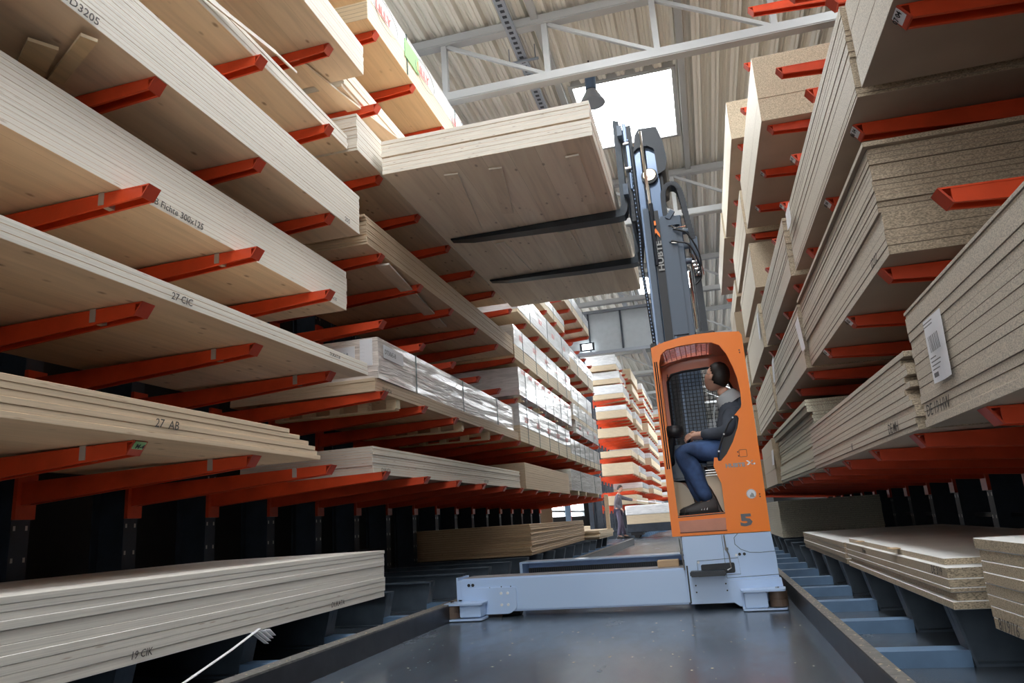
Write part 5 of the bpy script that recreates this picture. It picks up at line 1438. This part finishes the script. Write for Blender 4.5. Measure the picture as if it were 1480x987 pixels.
hb, HM = head_mesh(Vector((.12, 0, 1.72)), (.92, -.1, -.3), (.25, 0, 1), .125)
join_into(bd, hb); obj('hair', hair_mesh(HM), M['hair'], mn, True)
J2 = {'hem': ((0, 0, .90), (.175, .145)), 'belly': ((0, 0, 1.14), (.17, .14)), 'chest': ((.02, 0, 1.34), (.17, .15)), 'col': ((.05, 0, 1.5), (.09, .09))}; E2 = [('hem', 'belly'), ('belly', 'chest'), ('chest', 'col')]
J3 = {'pel': ((0, 0, .95), (.155, .12))}; E3 = []
for nm in ('n', 'f'):
    el = Vector(J['el'+nm][0]); wr = Vector(J['wr'+nm][0]); sh = Vector(J['sh'+nm][0]); hp = Vector(J['hip'+nm][0]); kn = Vector(J['kn'+nm][0]); an = Vector(J['an'+nm][0])
    J2['sh'+nm] = (tuple(sh), .085); J2['el'+nm] = (tuple(el), .065); J2['cu'+nm] = (tuple(el.lerp(wr, 1.0)), .05); E2 += [('chest', 'sh'+nm), ('sh'+nm, 'el'+nm), ('el'+nm, 'cu'+nm)]
    J3['hp'+nm] = (tuple(hp), .10); J3['kn'+nm] = (tuple(kn), .08); J3['cu'+nm] = (tuple(kn.lerp(an, 1.0)), .075); E3 += [('pel', 'hp'+nm), ('hp'+nm, 'kn'+nm), ('kn'+nm, 'cu'+nm)]
skin_body('work_jacket', J2, E2, M['work_jacket'], mn); skin_body('trousers', J3, E3, M['work_trousers'], mn)
for nm in ('n', 'f'): shoe(mn, (J['an'+nm][0][0], J['an'+nm][0][1], 0), (J['toe'+nm][0][0], J['toe'+nm][0][1], 0), .045, 0.0, M['shoe'], M['sole'])
bm = B(); tube(bm, [(PX+.60, PY+.12, 1.29), (PX+1.55, PY-.25, 1.12)], .014, 6)
tag(obj('measuring_stick', bm, M['white']), 'white stick held by the standing man over the wrapped pack', 'stick')

# cart with a wrapped pack behind the truck
ct = thing('flat_cart', 'low dark grey cart behind the orange cab carrying a wrapped pack', 'cart', (-1.22, 26.72, 0))
bm = cbox(-1.62, 1.4, -.45, .45, .2, .47, .01); obj('deck', bm, M['rack_blue'], ct)
for x in (-1.3, 1.1):
    for y in (-.35, .35):
        bm = B(); cyl(bm, (x, y, .1), .1, .12, 'y', 20); obj('wheel', bm, M['sole'], ct)
for xa in (-1.5, .9):
    bm = B(); box(bm, xa, xa+.4, -.42, .42, .1, .2); obj('axle_box', bm, M['black'], ct)
p = thing('wrapped_pack', 'pale board pack with white film cover lying on the dark cart', 'pack', (-1.22, 26.72, .47))
bm = cbox(-1.6, 1.38, -.42, .42, 0, .37, .01); obj('board_block', bm, M['ply'], p)
bm = cbox(-1.62, 1.4, -.44, .44, .3, .62, .03, 2); obj('film_wrap', bm, M['film'], p)
for i, (x, y, z0, z1, lb) in enumerate(((-2.60, 19.75, 0.262, 1.35, 'upright wooden post at the end of the left rack near the man'),)):
    bm = cbox(x-.05, x+.05, y-.05, y+.05, 0.462, 1.33, .004); tag(obj('wooden_post', bm, M['ply']), lb, 'post')
bm = B(); box(bm, -4.15, -4.0, 26.6, 26.75, 0, 6.9); tag(obj('steel_column', bm, M['rack_blue']), 'dark steel column left of the far hall rack', 'column')
bm = B(); box(bm, -4.35, -4.2, 23.2, 23.35, 0, 2.2); box(bm, -4.36, -4.19, 23.19, 23.2, .3, 1.3, 1); tag(obj('blue_post', bm, [M['orange_red'], M['toe_blue']]), 'red and blue post beside the bright window under the left rack', 'post')
# pallets and sheets low behind the man
for i, (x, y, w, d, z, h, lb) in enumerate(((-4.6, 22.3, 1.4, .9, 0, .62, 'brown sheet pile on the floor left of the standing man'), (-4.6, 27.3, .8, .8, 0, .5, 'pale sheet pile on the floor behind the standing man'))):
    bm = cbox(-w/2, w/2, -d/2, d/2, 0, h, .01); o = obj('sheet_pile', bm, M['ply']); o.location = (x, y, z); tag(o, lb, 'sheet pile')
bm = cbox(-.6, .6, -.02, .02, 0, 1.2, .004); o = obj('leaning_sheet', bm, M['mdf']); o.location = (-4.9, 20.9, 0.0); tag(o, 'brown sheet standing upright under the far end of the left rack', 'sheet')

# dangling strap lower left
bm = B(); pth = [(-2.30, 3.55, .30), (-2.285, 3.3, .24), (-2.26, 2.9, .16), (-2.255, 2.6, .142)]
for i in range(3): bar(bm, pth[i], pth[i+1], .016, .003)
tag(obj('loose_strap', bm, M['white']), 'loose white packing strap hanging below the lowest left stack', 'strap')
bm = B()
for k in range(4): bar(bm, (-2.31+.01*k, 3.5+.03*k, .29), (-2.29, 3.6+.02*k, .22+.01*k), .03, .002)
tag(obj('torn_label', bm, M['white']), 'torn scrap of label below the lowest left stack', 'label')
# sawdust crumbs on floor and rails (countless)
bm = B(); rr = random.Random(11)
for i in range(420):
    if i % 3 == 0: x, y, z = rr.uniform(-2.21, -2.14), rr.uniform(2.5, 9), .1382
    elif i % 3 == 1: x, y, z = rr.uniform(.535, .58), rr.uniform(2.5, 9), .1382
    else: x, y, z = rr.uniform(-2, .5), rr.uniform(2.6, 5.9), .0003
    s = rr.uniform(.003, .010); a_ = rr.uniform(0, PI)
    vs = [bm.verts.new((x+s*math.cos(a_+q)*(1 if k_ % 2 else .4), y+s*math.sin(a_+q), z+.001*(k_ % 2))) for k_, q in enumerate((0, PI/2, PI, 3*PI/2))]
    bm.faces.new(vs)
tag(obj('wood_shavings', bm, M['batten']), 'tiny wood shavings scattered on the floor and rails', 'shavings', kind='stuff')

# ------------------------------------------------------------------ light and camera
w = bpy.data.worlds.new('daylight'); sc.world = w; w.use_nodes = True
bg = w.node_tree.nodes['Background']; bg.inputs[0].default_value = (.93, .97, 1., 1); bg.inputs[1].default_value = 3.1

cam = bpy.data.cameras.new('camera'); cam.sensor_width = 36; cam.lens = 1067/1480*36; cam.clip_end = 200; cam.clip_start = .05
co = bpy.data.objects.new('camera', cam); C.objects.link(co)
R0 = Vector((0.965099, 0.253541, -0.065583)); R1 = Vector((-0.122725, 0.216628, -0.96851)); R2 = Vector((-0.231349, 0.942756, 0.240183))
co.matrix_world = Matrix.Translation((0, 0, .73)) @ Matrix(((R0.x, -R1.x, -R2.x, 0), (R0.y, -R1.y, -R2.y, 0), (R0.z, -R1.z, -R2.z, 0), (0, 0, 0, 1)))
sc.camera = co
vs = sc.view_settings
vs.view_transform = 'Standard'; vs.look = 'None'; vs.gamma = 1; vs.use_curve_mapping = False; vs.exposure = 0.08
